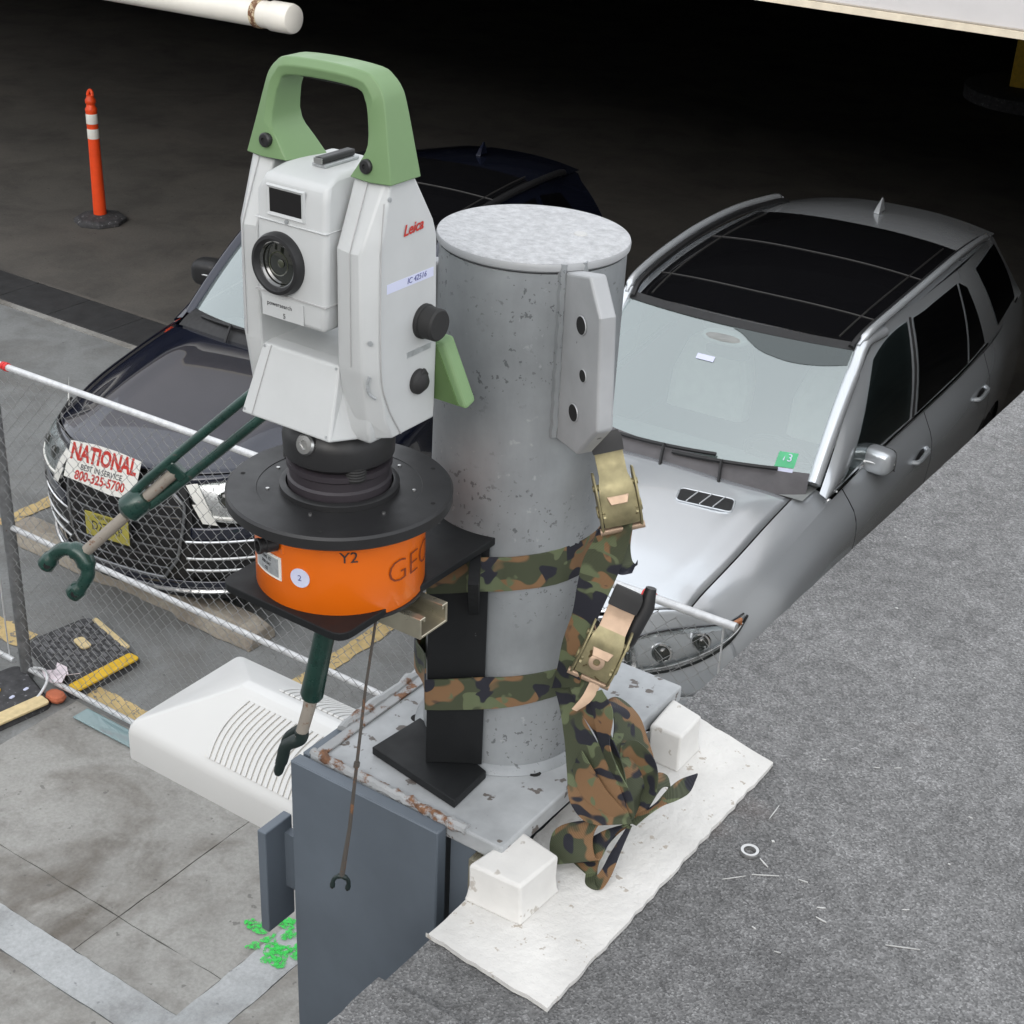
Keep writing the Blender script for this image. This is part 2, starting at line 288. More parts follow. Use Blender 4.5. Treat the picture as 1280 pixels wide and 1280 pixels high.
# ------------------------------------------------------------------ mesh helpers
def V(*a): return Vector(a)
class MB:
    def __init__(s): s.v = []; s.f = []
    def add(s, vs, fs):
        o = len(s.v); s.v += [tuple(p) for p in vs]; s.f += [tuple(i + o for i in f) for f in fs]; return s
    def box(s, lo, hi, mtx=None):
        vs = [(x, y, z) for z in (lo[2], hi[2]) for y in (lo[1], hi[1]) for x in (lo[0], hi[0])]
        if mtx: vs = [tuple(mtx @ Vector(p)) for p in vs]
        return s.add(vs, [(0, 2, 3, 1), (4, 5, 7, 6), (0, 1, 5, 4), (2, 6, 7, 3), (0, 4, 6, 2), (1, 3, 7, 5)])
    def tube(s, pts, r, n=8, cap=True, closed=False):
        pts = [Vector(p) for p in pts]; k = len(pts); rings = []
        rs = [float(np.interp(i / max(1, k - 1), np.linspace(0, 1, len(r)), r)) for i in range(k)] if hasattr(r, '__len__') else [r] * k
        up = None
        for i, p in enumerate(pts):
            a = pts[(i - 1) % k] if (closed or i > 0) else p; b = pts[(i + 1) % k] if (closed or i < k - 1) else p
            d = (b - a); d = d.normalized() if d.length > 1e-9 else Vector((0, 0, 1))
            if up is None: up = d.orthogonal().normalized()
            else:
                up = up - d * up.dot(d); up = up.normalized() if up.length > 1e-6 else d.orthogonal().normalized()
            q = d.cross(up)
            rings.append([p + (up * math.cos(2 * math.pi * j / n) + q * math.sin(2 * math.pi * j / n)) * rs[i] for j in range(n)])
        vs = [p for R in rings for p in R]; fs = []
        for i in range(k if closed else k - 1):
            for j in range(n):
                a, b = i * n + j, i * n + (j + 1) % n; c, d = ((i + 1) % k) * n + (j + 1) % n, ((i + 1) % k) * n + j
                fs.append((a, b, c, d))
        if cap and not closed: fs += [tuple(range(n))[::-1], tuple(range((k - 1) * n, k * n))]
        return s.add(vs, fs)
    def cyl(s, a, b, r, n=24, r2=None): return s.tube([a, b], [r, r if r2 is None else r2], n)
    def lathe(s, prof, n=48, axis=None, org=(0, 0, 0), cap=True):
        # prof: (r, h) pairs; axis: direction of h
        ax = Vector(axis or (0, 0, 1)).normalized(); u = ax.orthogonal().normalized(); w_ = ax.cross(u); o = Vector(org)
        vs = []; fs = []
        for r, h in prof:
            for j in range(n):
                a = 2 * math.pi * j / n; vs.append(o + ax * h + (u * math.cos(a) + w_ * math.sin(a)) * r)
        for i in range(len(prof) - 1):
            for j in range(n):
                k = (j + 1) % n; fs.append((i * n + j, i * n + k, (i + 1) * n + k, (i + 1) * n + j))
        if cap:
            if prof[0][0] > 1e-6: fs.append(tuple(range(n))[::-1])
            if prof[-1][0] > 1e-6: fs.append(tuple(range((len(prof) - 1) * n, len(prof) * n)))
        return s.add(vs, fs)
    def loft(s, rings, cap=True, closed=True):
        n = len(rings[0]); vs = [p for R in rings for p in R]; fs = []
        for i in range(len(rings) - 1):
            for j in range(n if closed else n - 1):
                k = (j + 1) % n; fs.append((i * n + j, i * n + k, (i + 1) * n + k, (i + 1) * n + j))
        if cap: fs += [tuple(range(n))[::-1], tuple(range((len(rings) - 1) * n, len(rings) * n))]
        return s.add(vs, fs)
    def prism(s, poly, vec):      # planar polygon pushed along vec
        v = Vector(vec); return s.loft([[Vector(p) for p in poly], [Vector(p) + v for p in poly]])
    def grid(s, fn, u0, u1, v0, v1, nu, nv, flip=False):
        vs = [fn(u0 + (u1 - u0) * i / nu, v0 + (v1 - v0) * j / nv) for i in range(nu + 1) for j in range(nv + 1)]
        return s.patch(vs, nu, nv, flip)
    def patch(s, vs, nu, nv, flip=False):
        fs = []
        for i in range(nu):
            for j in range(nv):
                a = i * (nv + 1) + j; f = (a, a + nv + 1, a + nv + 2, a + 1); fs.append(f[::-1] if flip else f)
        return s.add(vs, fs)
    def ribbon(s, A, B, th=0.0016, sub=5):
        A = crv([Vector(p) for p in A], sub); B = crv([Vector(p) for p in B], sub)
        vs = []; fs = []; n = len(A)
        for i in range(n):
            t = (A[min(i + 1, n - 1)] + B[min(i + 1, n - 1)] - A[max(i - 1, 0)] - B[max(i - 1, 0)])
            w_ = B[i] - A[i]; nn = t.cross(w_); nn = nn.normalized() if nn.length > 1e-12 else Vector((0, 0, 1))
            h = nn * th / 2; m1 = A[i].lerp(B[i], 0.5)
            vs += [A[i] + h, m1 + h * 1.3, B[i] + h, B[i] - h, m1 - h * 1.3, A[i] - h]
        for i in range(n - 1):
            for j in range(6):
                k = (j + 1) % 6; fs.append((i * 6 + j, i * 6 + k, i * 6 + 6 + k, i * 6 + 6 + j))
        fs += [(5, 4, 3, 2, 1, 0), tuple(range((n - 1) * 6, n * 6))]
        return s.add(vs, fs)
    def ellipsoid(s, c, r, e=1.0, nu=16, nv=12, mtx=None):
        f = lambda x: math.copysign(abs(x) ** e, x)
        vs = []
        for i in range(nu + 1):
            a = 2 * math.pi * i / nu
            for j in range(nv + 1):
                b = -math.pi / 2 + math.pi * j / nv
                p = Vector((r[0] * f(math.cos(a)) * f(math.cos(b)), r[1] * f(math.sin(a)) * f(math.cos(b)), r[2] * f(math.sin(b))))
                if mtx: p = mtx @ p
                vs.append(Vector(c) + p)
        return s.patch(vs, nu, nv)
    def build(s, name, m, parent=None, org=None, smooth=40, bevel=0, seg=2, solid=0, subs=0, merge=True, label=None):
        me = bpy.data.meshes.new(name)
        if org is None: org = ORG.get(parent.name, (0, 0, 0)) if parent else (0, 0, 0)
        vs = [(p[0] - org[0], p[1] - org[1], p[2] - org[2]) for p in s.v]
        me.from_pydata(vs, [], s.f); me.update()
        bm = bmesh.new(); bm.from_mesh(me)
        if merge: bmesh.ops.remove_doubles(bm, verts=bm.verts, dist=1e-5)
        if solid == 0: bmesh.ops.recalc_face_normals(bm, faces=bm.faces)
        bm.to_mesh(me); bm.free()
        if smooth:
            me.shade_smooth(); me.set_sharp_from_angle(angle=math.radians(smooth))
        me.materials.append(MT[m] if isinstance(m, str) else m)
        o = bpy.data.objects.new(name, me); COL.objects.link(o)
        if parent: o.parent = parent; ORG[o.name] = org
        elif org != (0, 0, 0): o.location = org
        if solid: md = o.modifiers.new('solid', 'SOLIDIFY'); md.thickness = solid; md.offset = 0
        if bevel:
            md = o.modifiers.new('bevel', 'BEVEL'); md.width = bevel; md.segments = seg; md.limit_method = 'ANGLE'; md.angle_limit = math.radians(35); md.harden_normals = False
        if subs: md = o.modifiers.new('subs', 'SUBSURF'); md.levels = subs; md.render_levels = subs
        if label: o['label'] = label
        return o
ORG = {}
def crv(P, sub=6, closed=False):
    # Catmull-Rom through the points
    out = []; n = len(P)
    for i in range(n if closed else n - 1):
        p0 = P[(i - 1) % n] if (closed or i > 0) else P[0] * 2 - P[1]
        p1 = P[i]; p2 = P[(i + 1) % n]; p3 = P[(i + 2) % n] if (closed or i + 2 < n) else P[-1] * 2 - P[-2]
        for k in range(sub):
            t = k / sub
            out.append(0.5 * ((2 * p1) + (p2 - p0) * t + (2 * p0 - 5 * p1 + 4 * p2 - p3) * t * t + (3 * p1 - p0 - 3 * p2 + p3) * t ** 3))
    if not closed: out.append(P[-1].copy())
    return out
def interp(xs, ys):
    # smooth 1-D curve through (xs, ys), finite-difference tangents
    xs = list(xs); ys = list(ys); n = len(xs)
    sl_ = [(ys[i + 1] - ys[i]) / (xs[i + 1] - xs[i]) for i in range(n - 1)]
    m = [sl_[0]] + [(sl_[i - 1] + sl_[i]) / 2 for i in range(1, n - 1)] + [sl_[-1]]
    def f(x):
        if x <= xs[0]: return ys[0] + m[0] * (x - xs[0])
        if x >= xs[-1]: return ys[-1] + m[-1] * (x - xs[-1])
        i = max(k for k in range(n - 1) if xs[k] <= x); h = xs[i + 1] - xs[i]; t = (x - xs[i]) / h
        return ((2 * t ** 3 - 3 * t * t + 1) * ys[i] + (t ** 3 - 2 * t * t + t) * h * m[i] + (-2 * t ** 3 + 3 * t * t) * ys[i + 1] + (t ** 3 - t * t) * h * m[i + 1])
    return f
def tag(o, label=None, cat=None, group=None, kind=None):
    if label: o['label'] = label
    if cat: o['category'] = cat
    if group: o['group'] = group
    if kind: o['kind'] = kind
    return o
def thing(name, label, cat, loc=(0, 0, 0), rotz=0, group=None, local=False):
    o = bpy.data.objects.new(name, None); COL.objects.link(o); o.empty_display_size = 0.1
    o.location = loc; o.rotation_euler = (0, 0, rotz)
    ORG[o.name] = (0, 0, 0) if local else tuple(loc)
    return tag(o, label, cat, group)
def dup(root, loc, rotz=None):
    r = root.copy(); COL.objects.link(r); r.location = loc; ORG[r.name] = ORG[root.name]
    if rotz is not None: r.rotation_euler = (0, 0, rotz)
    for ch in list(root.children):
        c = ch.copy(); COL.objects.link(c); c.parent = r
        for g in list(ch.children):
            d = g.copy(); COL.objects.link(d); d.parent = c
    return r
def text_mesh(name, body, size, m, parent, mtx, extrude=0.0002, shear=0, bold=0, fn=None, sx=1.0):
    c = bpy.data.curves.new(name, 'FONT'); c.body = body; c.size = size; c.extrude = extrude; c.shear = shear; c.offset = bold
    c.align_x = 'CENTER'; c.align_y = 'CENTER'; c.resolution_u = 3
    t = bpy.data.objects.new(name, c); COL.objects.link(t)
    dg = bpy.context.evaluated_depsgraph_get(); me = bpy.data.meshes.new_from_object(t.evaluated_get(dg))
    bpy.data.objects.remove(t); bpy.data.curves.remove(c)
    me.name = name
    org = ORG.get(parent.name, (0, 0, 0)) if parent else (0, 0, 0)
    for v in me.vertices:
        p = Vector((v.co.x * sx, v.co.y, v.co.z))
        p = fn(p) if fn else mtx @ p
        v.co = p - Vector(org)
    me.materials.clear(); me.materials.append(MT[m])
    o = bpy.data.objects.new(name, me); COL.objects.link(o)
    if parent: o.parent = parent; ORG[o.name] = org
    return o
def frame(o, x, y):
    # matrix with the given x and y directions
    x = Vector(x).normalized(); z = x.cross(Vector(y)).normalized(); y = z.cross(x)
    return Matrix(((x.x, y.x, z.x, o[0]), (x.y, y.y, z.y, o[1]), (x.z, y.z, z.z, o[2]), (0, 0, 0, 1)))

# ------------------------------------------------------------------ SETTING: ground, garage, low roof
def sheet(name, poly, z, m, kind='structure', parent=None, th=0, **kw):
    b = MB()
    if th: b.prism([(p[0], p[1], z) for p in poly], (0, 0, th))
    else: b.add([(p[0], p[1], z) for p in poly], [tuple(range(len(poly)))])
    o = b.build(name, m, parent, smooth=0, **kw)
    if not parent: tag(o, kind=kind)
    return o
def rect(x0, y0, x1, y1): return [(x0, y0), (x1, y0), (x1, y1), (x0, y1)]
def ragged(poly, step, amp, seed):
    r = random.Random(seed); out = []; n = len(poly)
    for i in range(n):
        a = Vector(poly[i][:2]); b = Vector(poly[(i + 1) % n][:2]); L = (b - a).length; k = max(1, int(L / step)); nn = Vector((-(b - a).y, (b - a).x)) / max(L, 1e-6)
        for j in range(k):
            t = (j + (r.uniform(-.3, .3) if j else 0)) / k; p = a.lerp(b, t) + (nn * r.uniform(-amp, amp) if j else Vector((0, 0))); out.append((p.x, p.y))
    return out
sheet('ground', rect(-150, -150, 150, 150), 0.0, 'asphalt')
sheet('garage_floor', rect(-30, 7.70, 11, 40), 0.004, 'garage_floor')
dr = thing('trench_drain', 'long dark drain cover strip set in the floor at the garage mouth', 'drain', (-8, 7.46, 0.0))
k = 0
for i in range(26):
    x = -20 + i * 0.6
    MB().box((x, 7.262, 0.002), (x + 0.594, 7.69, 0.012)).build('cover_plate', 'drain', dr, smooth=0, bevel=0.003, seg=1)
MB().box((-20, 7.20, 0.001), (-4.4, 7.255, 0.010)).build('kerb_edge', 'slab', dr, smooth=0)
MB().box((-20, 7.695, 0.001), (-4.4, 7.73, 0.010)).build('kerb_edge', 'garage_floor', dr, smooth=0)

ap = sheet('concrete_apron', rect(-5.10, -3, -0.75, 3.955), 0.004, 'joint')
XS = [-5.09, -3.82, -3.262]; YS = [2.822, 3.052, 3.95]
def slab(x0, y0, x1, y1, m, z=0.014, g=0.002, seed=0):
    p = ragged(rect(x0 + g, y0 + g, x1 - g, y1 - g), 0.06, 0.0028, seed)
    o = MB().prism([(a, b, 0.0045) for a, b in p], (0, 0, z - 0.0045)).build('slab', m, ap, smooth=0)
    return o
sd_ = 0
for i in range(2):
    for j in range(2):
        sd_ += 1; slab(XS[i], YS[j], XS[i + 1], YS[j + 1], 'slab', 0.0135, seed=sd_)
slab(-5.09, 2.655, -3.262, 2.822, 'gutter', 0.016, 0.001, 31)
slab(-3.262, 2.655, -3.085, 3.60, 'gutter', 0.017, 0.001, 32)
for x0, y0, x1, y1 in ((-5.09, 1.2, -4.1, 2.655), (-4.1, 1.2, -3.262, 2.655), (-3.262, 1.2, -2.2, 2.655), (-3.085, 2.655, -2.2, 3.60), (-3.262, 3.60, -2.2, 3.95), (-2.2, 1.2, -0.76, 3.95)):
    sd_ += 1; slab(x0, y0, x1, y1, 'slab', 0.015, seed=sd_)
# painted marks on the ground
def mark(name, a, b, wd, z=0.006, m='ylw', seed=1):
    a = Vector(a[:2]); b = Vector(b[:2]); d = (b - a).normalized(); n = Vector((-d.y, d.x)) * wd / 2
    p = ragged([tuple(a - n), tuple(b - n), tuple(b + n), tuple(a + n)], 0.05, 0.008, seed)
    return sheet(name, p, z, m)
mark('parking_line', (-6.80, 4.87), (-6.80, 6.2), 0.10, seed=2)
mark('parking_line', (-4.36, 4.62), (-4.36, 6.9), 0.10, seed=3)
mark('parking_line', (-5.10, 4.05), (-4.45, 4.05), 0.105, seed=4)
mark('parking_line', (-7.2, 4.16), (-5.70, 4.16), 0.14, seed=5)
gr_ = random.Random(21)
blobs = [(-3.345, 3.335, .036, 1.7), (-3.205, 3.275, .046, 1.0), (-3.165, 3.245, .040, 1.0), (-3.285, 3.255, .022, 1.0), (-3.255, 3.31, .028, 1.0), (-3.265, 3.42, .034, 1.2), (-3.215, 3.375, .030, 1.0), (-3.12, 3.33, .046, 1)]
gb_ = MB()
for k, (cx, cy, r, sx) in enumerate(blobs):
    for q in range(5):
        if q == 0: x, y, rr_ = cx, cy, r
        else:
            a = gr_.uniform(0, 6.28); e = r * gr_.uniform(.5, 1.3); x, y, rr_ = cx + sx * e * math.cos(a), cy + e * math.sin(a), r * gr_.uniform(.35, .7)
        ph = [gr_.uniform(0, 6.28) for _ in range(3)]; w2 = lambda t: .88 + .10 * math.sin(2 * t + ph[0]) + .06 * math.sin(3 * t + ph[1]) + .02 * math.sin(7 * t + ph[2])
        p = [(x + (sx if q == 0 else 1) * rr_ * w2(t) * math.cos(t), y + rr_ * w2(t) * math.sin(t), 0.0205 + .0002 * (k * 16 + q) / 8) for t in [i * math.pi / 14 for i in range(28)]]
        gb_.add(p, [tuple(range(28))])
tag(gb_.build('spray_paint_mark', 'green_spray', None, smooth=0, merge=False), kind='structure')

# the garage
gar = thing('parking_garage', 'open parking garage with dark interior behind the two cars', 'garage', (-6, 7.7, 0))
MB().box((-30, 7.70, 3.02), (11, 8.10, 4.70)).build('front_beam', 'beam', gar, smooth=0, bevel=0.01, seg=1)
MB().box((-30, 7.685, 2.985), (11, 8.10, 3.018)).build('drip_edge', 'beam_edge', gar, smooth=0)
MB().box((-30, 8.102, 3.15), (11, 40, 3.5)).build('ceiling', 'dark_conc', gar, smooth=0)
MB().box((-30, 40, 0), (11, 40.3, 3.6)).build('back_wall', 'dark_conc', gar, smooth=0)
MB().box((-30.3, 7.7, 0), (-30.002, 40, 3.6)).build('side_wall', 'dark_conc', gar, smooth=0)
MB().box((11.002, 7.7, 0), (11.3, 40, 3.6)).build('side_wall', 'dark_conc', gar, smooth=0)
for yb_, zb_ in ((9.4, 2.70), (11.6, 2.30), (14.6, 2.15), (19.0, 2.15), (25.0, 2.15)):  # beams hung low to block sky light from the deep floor
    MB().box((-30, yb_, zb_), (11, yb_ + .4, 3.148)).build('ceiling_shade_beam', 'dark_conc', gar, smooth=0)
gc = thing('garage_column', 'dark garage column with yellow painted foot at the right edge', 'column', (-5.80, 20.4, 0))
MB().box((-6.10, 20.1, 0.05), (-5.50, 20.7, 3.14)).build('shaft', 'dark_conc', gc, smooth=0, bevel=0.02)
MB().box((-6.12, 20.08, 0.06), (-5.48, 20.72, 1.2)).build('painted_foot', 'yellow', gc, smooth=0, bevel=0.02)
MB().lathe([(0.95, 0.006), (0.95, 0.16), (0.86, 0.2), (0.3, 0.2)], 40, org=(-5.80, 20.4, 0)).build('round_kerb', 'rubber', gc)

pv = thing('drain_pipe', 'thick white plastic pipe with capped end hung at garage mouth', 'pipe', (-6.88, 7.58, 2.48))
MB().lathe([(0.085, -8), (0.085, -0.16)], 32, (1, 0, 0.012), (-6.88, 7.58, 2.475)).build('pipe_run', 'pvc', pv)
MB().lathe([(0.093, -0.185), (0.095, -0.18), (0.095, -0.03), (0.088, -0.008), (0.07, 0.0), (0.0, 0.004)], 32, (1, 0, 0.012), (-6.88, 7.58, 2.475)).build('end_cap', 'pvc', pv)
MB().lathe([(0.088, -0.32), (0.092, -0.32), (0.092, -0.27), (0.088, -0.27)], 32, (1, 0, 0.012), (-6.88, 7.58, 2.475)).build('hanger_band', 'hang', pv)
MB().cyl((-7.175, 7.58, 2.55), (-7.175, 7.72, 3.05), 0.008, 8).build('hanger_rod', 'hang', pv)

# unseen building added to block low sky, also mirrored in the bonnets and glass
ob = thing('unseen_building', 'unseen grey rendered building across the lot added to block low sky', 'building', (-6, -13, 0))
MB().box((-34, -22, 0), (22, -13, 9.2)).build('wall', 'wall', ob, smooth=0)
MB().box((-34.2, -22.2, 9.2), (22.2, -12.85, 9.5)).build('parapet', 'pipe', ob, smooth=0)
for r in range(2):
    for i in range(13):
        x = -32 + i * 4.1
        f_ = MB().box((x, -13.0, 2.2 + r * 3.4), (x + 2.0, -12.94, 3.9 + r * 3.4)).build('window', 'silverlabel', ob, smooth=0)
        MB().box((x + .08, -12.938, 2.28 + r * 3.4), (x + 1.92, -12.93, 3.82 + r * 3.4)).build('pane', 'darkglass', f_, smooth=0)

# the low building whose roof is in the foreground
RZ = 3.295; EX = -0.673
lb = thing('low_building', 'low building with grey mineral felt roof in the foreground', 'building', (3, 0, 0))
MB().box((EX + 0.03, -9, 0), (12, 7.18, RZ - 0.24)).build('wall', 'wall', lb, smooth=0)
MB().box((EX + 0.004, -9, RZ - 0.235), (12, 7.18, RZ - 0.006)).build('roof_edge', 'steelblue', lb, smooth=0)
SY = (-0.6483,0.8230,3.2950)[1]
ed = ragged([(EX, SY), (12, SY), (12, 7.2), (EX, 7.2)], 0.025, 0.0022, 5)
ed = [(EX + (x - EX) * 0.2, y) if abs(x - EX) < .02 else (x, y) for x, y in ed]
MB().prism([(x, y, RZ - 0.005) for x, y in ed], (0, 0, 0.005)).build('roof_felt', 'roof', lb, smooth=0)
ed = ragged([(EX - 0.002, -9), (12, -9), (12, SY + 0.05), (EX - 0.002, SY + 0.002)], 0.03, 0.002, 6)
MB().prism([(x, y, RZ + 0.0004) for x, y in ed], (0, 0, 0.0085)).build('roof_felt', 'roof', lb, smooth=0)

# white coating patch, curb blocks
fp = [(-0.6777,0.8990,3.2970), (-0.5309,0.8888,3.2970), (-0.5335,1.3493,3.2970), (-0.6435,1.3742,3.2970)]
fp = [(x, y) for x, y, z in fp]
fl = ragged([fp[0], fp[1], fp[2], (fp[3][0], fp[3][1]), (EX - 0.0015, fp[3][1] + 0.004), (EX - 0.0015, fp[0][1])], 0.012, 0.0013, 9)
o = MB().prism([(x, y, RZ + 0.0012) for x, y in fl], (0, 0, 0.0055)).build('white_coating_patch', 'whitecoat', None, org=(-0.6, 1.15, RZ), smooth=0, bevel=0.0012, seg=1)
tag(o, 'ragged white coating patch spread on the grey roof edge', 'roof patch')
def block(cs, label, seed):
    z0 = RZ + 0.006; r = random.Random(seed)
    c = sum((Vector(p) for p in cs), Vector()) / 4
    rings = []
    for z, e in ((z0, 1.10), (z0 + 0.006, 1.03), (z0 + 0.02, 1.0), (cs[0][2] - 0.004, 1.0), (cs[0][2], 0.96)):
        rings.append([Vector((c.x + (p[0] - c.x) * e + r.uniform(-.001, .001), c.y + (p[1] - c.y) * e + r.uniform(-.001, .001), z)) for p in cs])
    o = MB().loft(rings).build('curb_block', 'whiteblock', None, org=(c.x, c.y, z0), smooth=50, bevel=0.003, seg=3)
    tag(o, label, 'block', 'white curb blocks')
block([(-0.6726,0.9595,3.3470), (-0.6131,0.9635,3.3470), (-0.6101,1.0239,3.3470), (-0.6620,1.0342,3.3470)], 'larger white painted curb block at the near corner of steel plate', 1)
block([(-0.6508,1.2678,3.3470), (-0.6108,1.2688,3.3470), (-0.6124,1.3191,3.3470), (-0.6567,1.3300,3.3470)], 'smaller white painted curb block behind the coiled camouflage strap', 2)
# a washer and flecks on the roof
wx = (-0.4860,1.2002,3.2970)
o = MB().lathe([(0.006, 0), (0.0065, 0.004), (0.0095, 0.0045), (0.0105, 0.002), (0.010, 0), (0.006, 0)], 24, org=(wx[0], wx[1], RZ + 0.0006), cap=False).build('washer', 'alu', None, org=(wx[0], wx[1], RZ))
tag(o, 'small metal washer ring lying loose on the grey roof', 'washer')
fb = MB()
for p, q, wd in (((-0.4948,1.2639,3.2970), (-0.4963,1.2901,3.2970), .0022), ((-0.4893,1.1465,3.2970), (-0.4727,1.1653,3.2970), .0014), ((-0.4686,1.1715,3.2970), (-0.4453,1.1864,3.2970), .0018), ((-0.4734,1.1989,3.2970), (-0.4605,1.1916,3.2970), .0035), ((-0.3945,1.1673,3.2970), (-0.3870,1.1716,3.2970), .003), ((-0.3892,1.1541,3.2970), (-0.3776,1.1531,3.2970), .003), ((-0.3245,1.2166,3.2970), (-0.3187,1.2210,3.2970), .002), ((-0.3183,1.1595,3.2970), (-0.2889,1.1737,3.2970), .0018), ((-0.4419,1.4187,3.2970), (-0.4356,1.4218,3.2970), .002), ((-0.4225,1.4320,3.2970), (-0.4160,1.4371,3.2970), .002), ((-0.4946,1.3965,3.2970), (-0.4903,1.3979,3.2970), .003), ((-0.3236,1.3998,3.2970), (-0.3191,1.3998,3.2970), .003), ((-0.4274,1.1940,3.2970), (-0.4175,1.1956,3.2970), .002), ((-0.4336,1.1032,3.2970), (-0.4290,1.1026,3.2970), .003), ((-0.4008,1.0858,3.2970), (-0.3949,1.0876,3.2970), .002)):
    p = Vector(p); q = Vector(q); d = (q - p).normalized(); n = Vector((-d.y, d.x, 0)) * wd * .3; m_ = (p + q) / 2
    pts = [p - n * .5, m_ - n * 1.1 + d * wd * .4, q - n * .35, q + n * .45, m_ + n * .6 - d * wd * .6, p + n * .3]
    fb.prism([(v.x, v.y, RZ + 0.0005) for v in pts], (0, 0, 0.001))
r_ = random.Random(3)
for i in range(40):
    x = -0.66 + 1.2 * r_.random() ** 1.3; y = 0.75 + 1.6 * r_.random(); s_ = r_.uniform(.0008, .0022)
    fb.prism([(x + s_ * math.cos(a + i), y + s_ * math.sin(a + i) * .7, RZ + 0.0006) for a in (0, 1.6, 3.1, 4.6)], (0, 0, 0.0012))
tag(fb.build('paint_flecks', 'fleck', None, smooth=0), 'scattered white paint flecks on the grey felt roof', None, None, 'stuff')

# ------------------------------------------------------------------ steel column with cap plate
CZ = 3.352
sc_ = thing('steel_column', 'blue grey painted steel column with rusty cap plate beside roof', 'column', (-0.80, 1.1, 0))
MB().box((-0.917, 0.974, 0), (-0.722, 0.990, CZ - 0.002)).build('flange', 'steelblue', sc_, smooth=0, bevel=0.0015, seg=1)
MB().box((-0.917, 1.34, 0), (-0.722, 1.356, CZ - 0.021)).build('flange', 'steelblue', sc_, smooth=0, bevel=0.0015, seg=1)
MB().box((-0.83, 0.992, 0), (-0.818, 1.338, CZ - 0.021)).build('web', 'steelblue', sc_, smooth=0)
MB().box((-0.915, 0.992, CZ - 0.09), (-0.905, 1.338, CZ - 0.001)).build('side_plate', 'steelblue', sc_, smooth=0, bevel=0.001, seg=1)
MB().box((-0.905, 0.9915, CZ - 0.019), (-0.656, 1.350, CZ + 0.001)).build('cap_plate', 'capplate', sc_, smooth=0, bevel=0.0025, seg=2)
# rusty weld beads along the plate edges
def bead(a, b, r, seed):
    rr = random.Random(seed); a = Vector(a); b = Vector(b); n = 40
    return MB().tube([a.lerp(b, i / n) + Vector((rr.uniform(-.0012, .0012), rr.uniform(-.0012, .0012), rr.uniform(-.0008, .0008))) for i in range(n + 1)], [r * rr.uniform(.75, 1.15) for i in range(n + 1)], 8)
bead((-0.905, 0.997, CZ + 0.000), (-0.700, 0.9935, CZ + 0.000), 0.0062, 1).build('weld_bead', 'rust', sc_)
bead((-0.907, 1.045, CZ + 0.001), (-0.907, 1.362, CZ + 0.003), 0.0075, 2).build('weld_bead', 'rust', sc_)
MB().box((-0.902, 1.0, CZ + 0.0012), (-0.890, 1.366, CZ + 0.0042)).build('edge_bar', 'rust', sc_, smooth=0, bevel=0.001)
MB().box((-0.951, 0.955, 3.112), (-0.939, 0.998, 3.252)).build('shear_tab', 'steelblue', sc_, smooth=0, bevel=0.0015)
MB().box((-0.939, 0.985, 3.16), (-0.917, 0.996, 3.235)).build('tab_weld', 'steelblue', sc_, smooth=0)
MB().box((-0.690, 0.984, 2.9), (-0.679, 0.999, 3.328)).build('angle_leg', 'zinc_yellow', sc_, smooth=0)
MB().box((-0.7215, 0.9965, 2.9), (-0.691, 1.004, 3.330)).build('stiffener', 'steelblue', sc_, smooth=0)
for x, y in ((-0.8161,1.1380,3.3535)[:2], (-0.6993,1.1114,3.3535)[:2], (-0.8554,1.1129,3.3535)[:2]):
    MB().lathe([(0.0, 0.0), (0.006, 0.0008), (0.0075, -0.0005)], 14, org=(x, y, CZ + 0.0015)).build('bolt_hole', 'liner', sc_)

# ------------------------------------------------------------------ pipe post
PB = Vector((-0.7765, 1.1645, CZ + 0.001)); PT = Vector((-0.770, 1.169, CAM_Z - 0.452)); PR = 0.088
pp = thing('pipe_post', 'grey painted steel pipe post with flat cap and holed lug', 'post', tuple(PB))
ax = (PT - PB).normalized()
MB().lathe([(PR, 0.0), (PR, (PT - PB).length)], 96, ax, PB).build('tube', 'pipe', pp)
L_ = (PT - PB).length
MB().lathe([(PR + 0.0002, L_ + 0.0015), (PR + 0.0026, L_ + 0.0035), (PR + 0.0030, L_ + 0.0075), (PR + 0.0022, L_ + 0.0098), (PR - 0.001, L_ + 0.0107)], 96, ax, PB, cap=False).build('cap_rim', 'lug', pp)
MB().lathe([(PR + 0.0020, L_ + 0.0100), (PR - 0.001, L_ + 0.0109), (0.04, L_ + 0.0112), (0.0, L_ + 0.0110)], 96, ax, PB, cap=False).build('cap', 'pipecap', pp)
MB().lathe([(PR - 0.002, 0.009), (PR + 0.004, 0.006), (PR + 0.009, 0.001), (PR + 0.009, -0.0005)], 64, ax, PB, cap=False).build('weld_bead', 'pipe', pp)
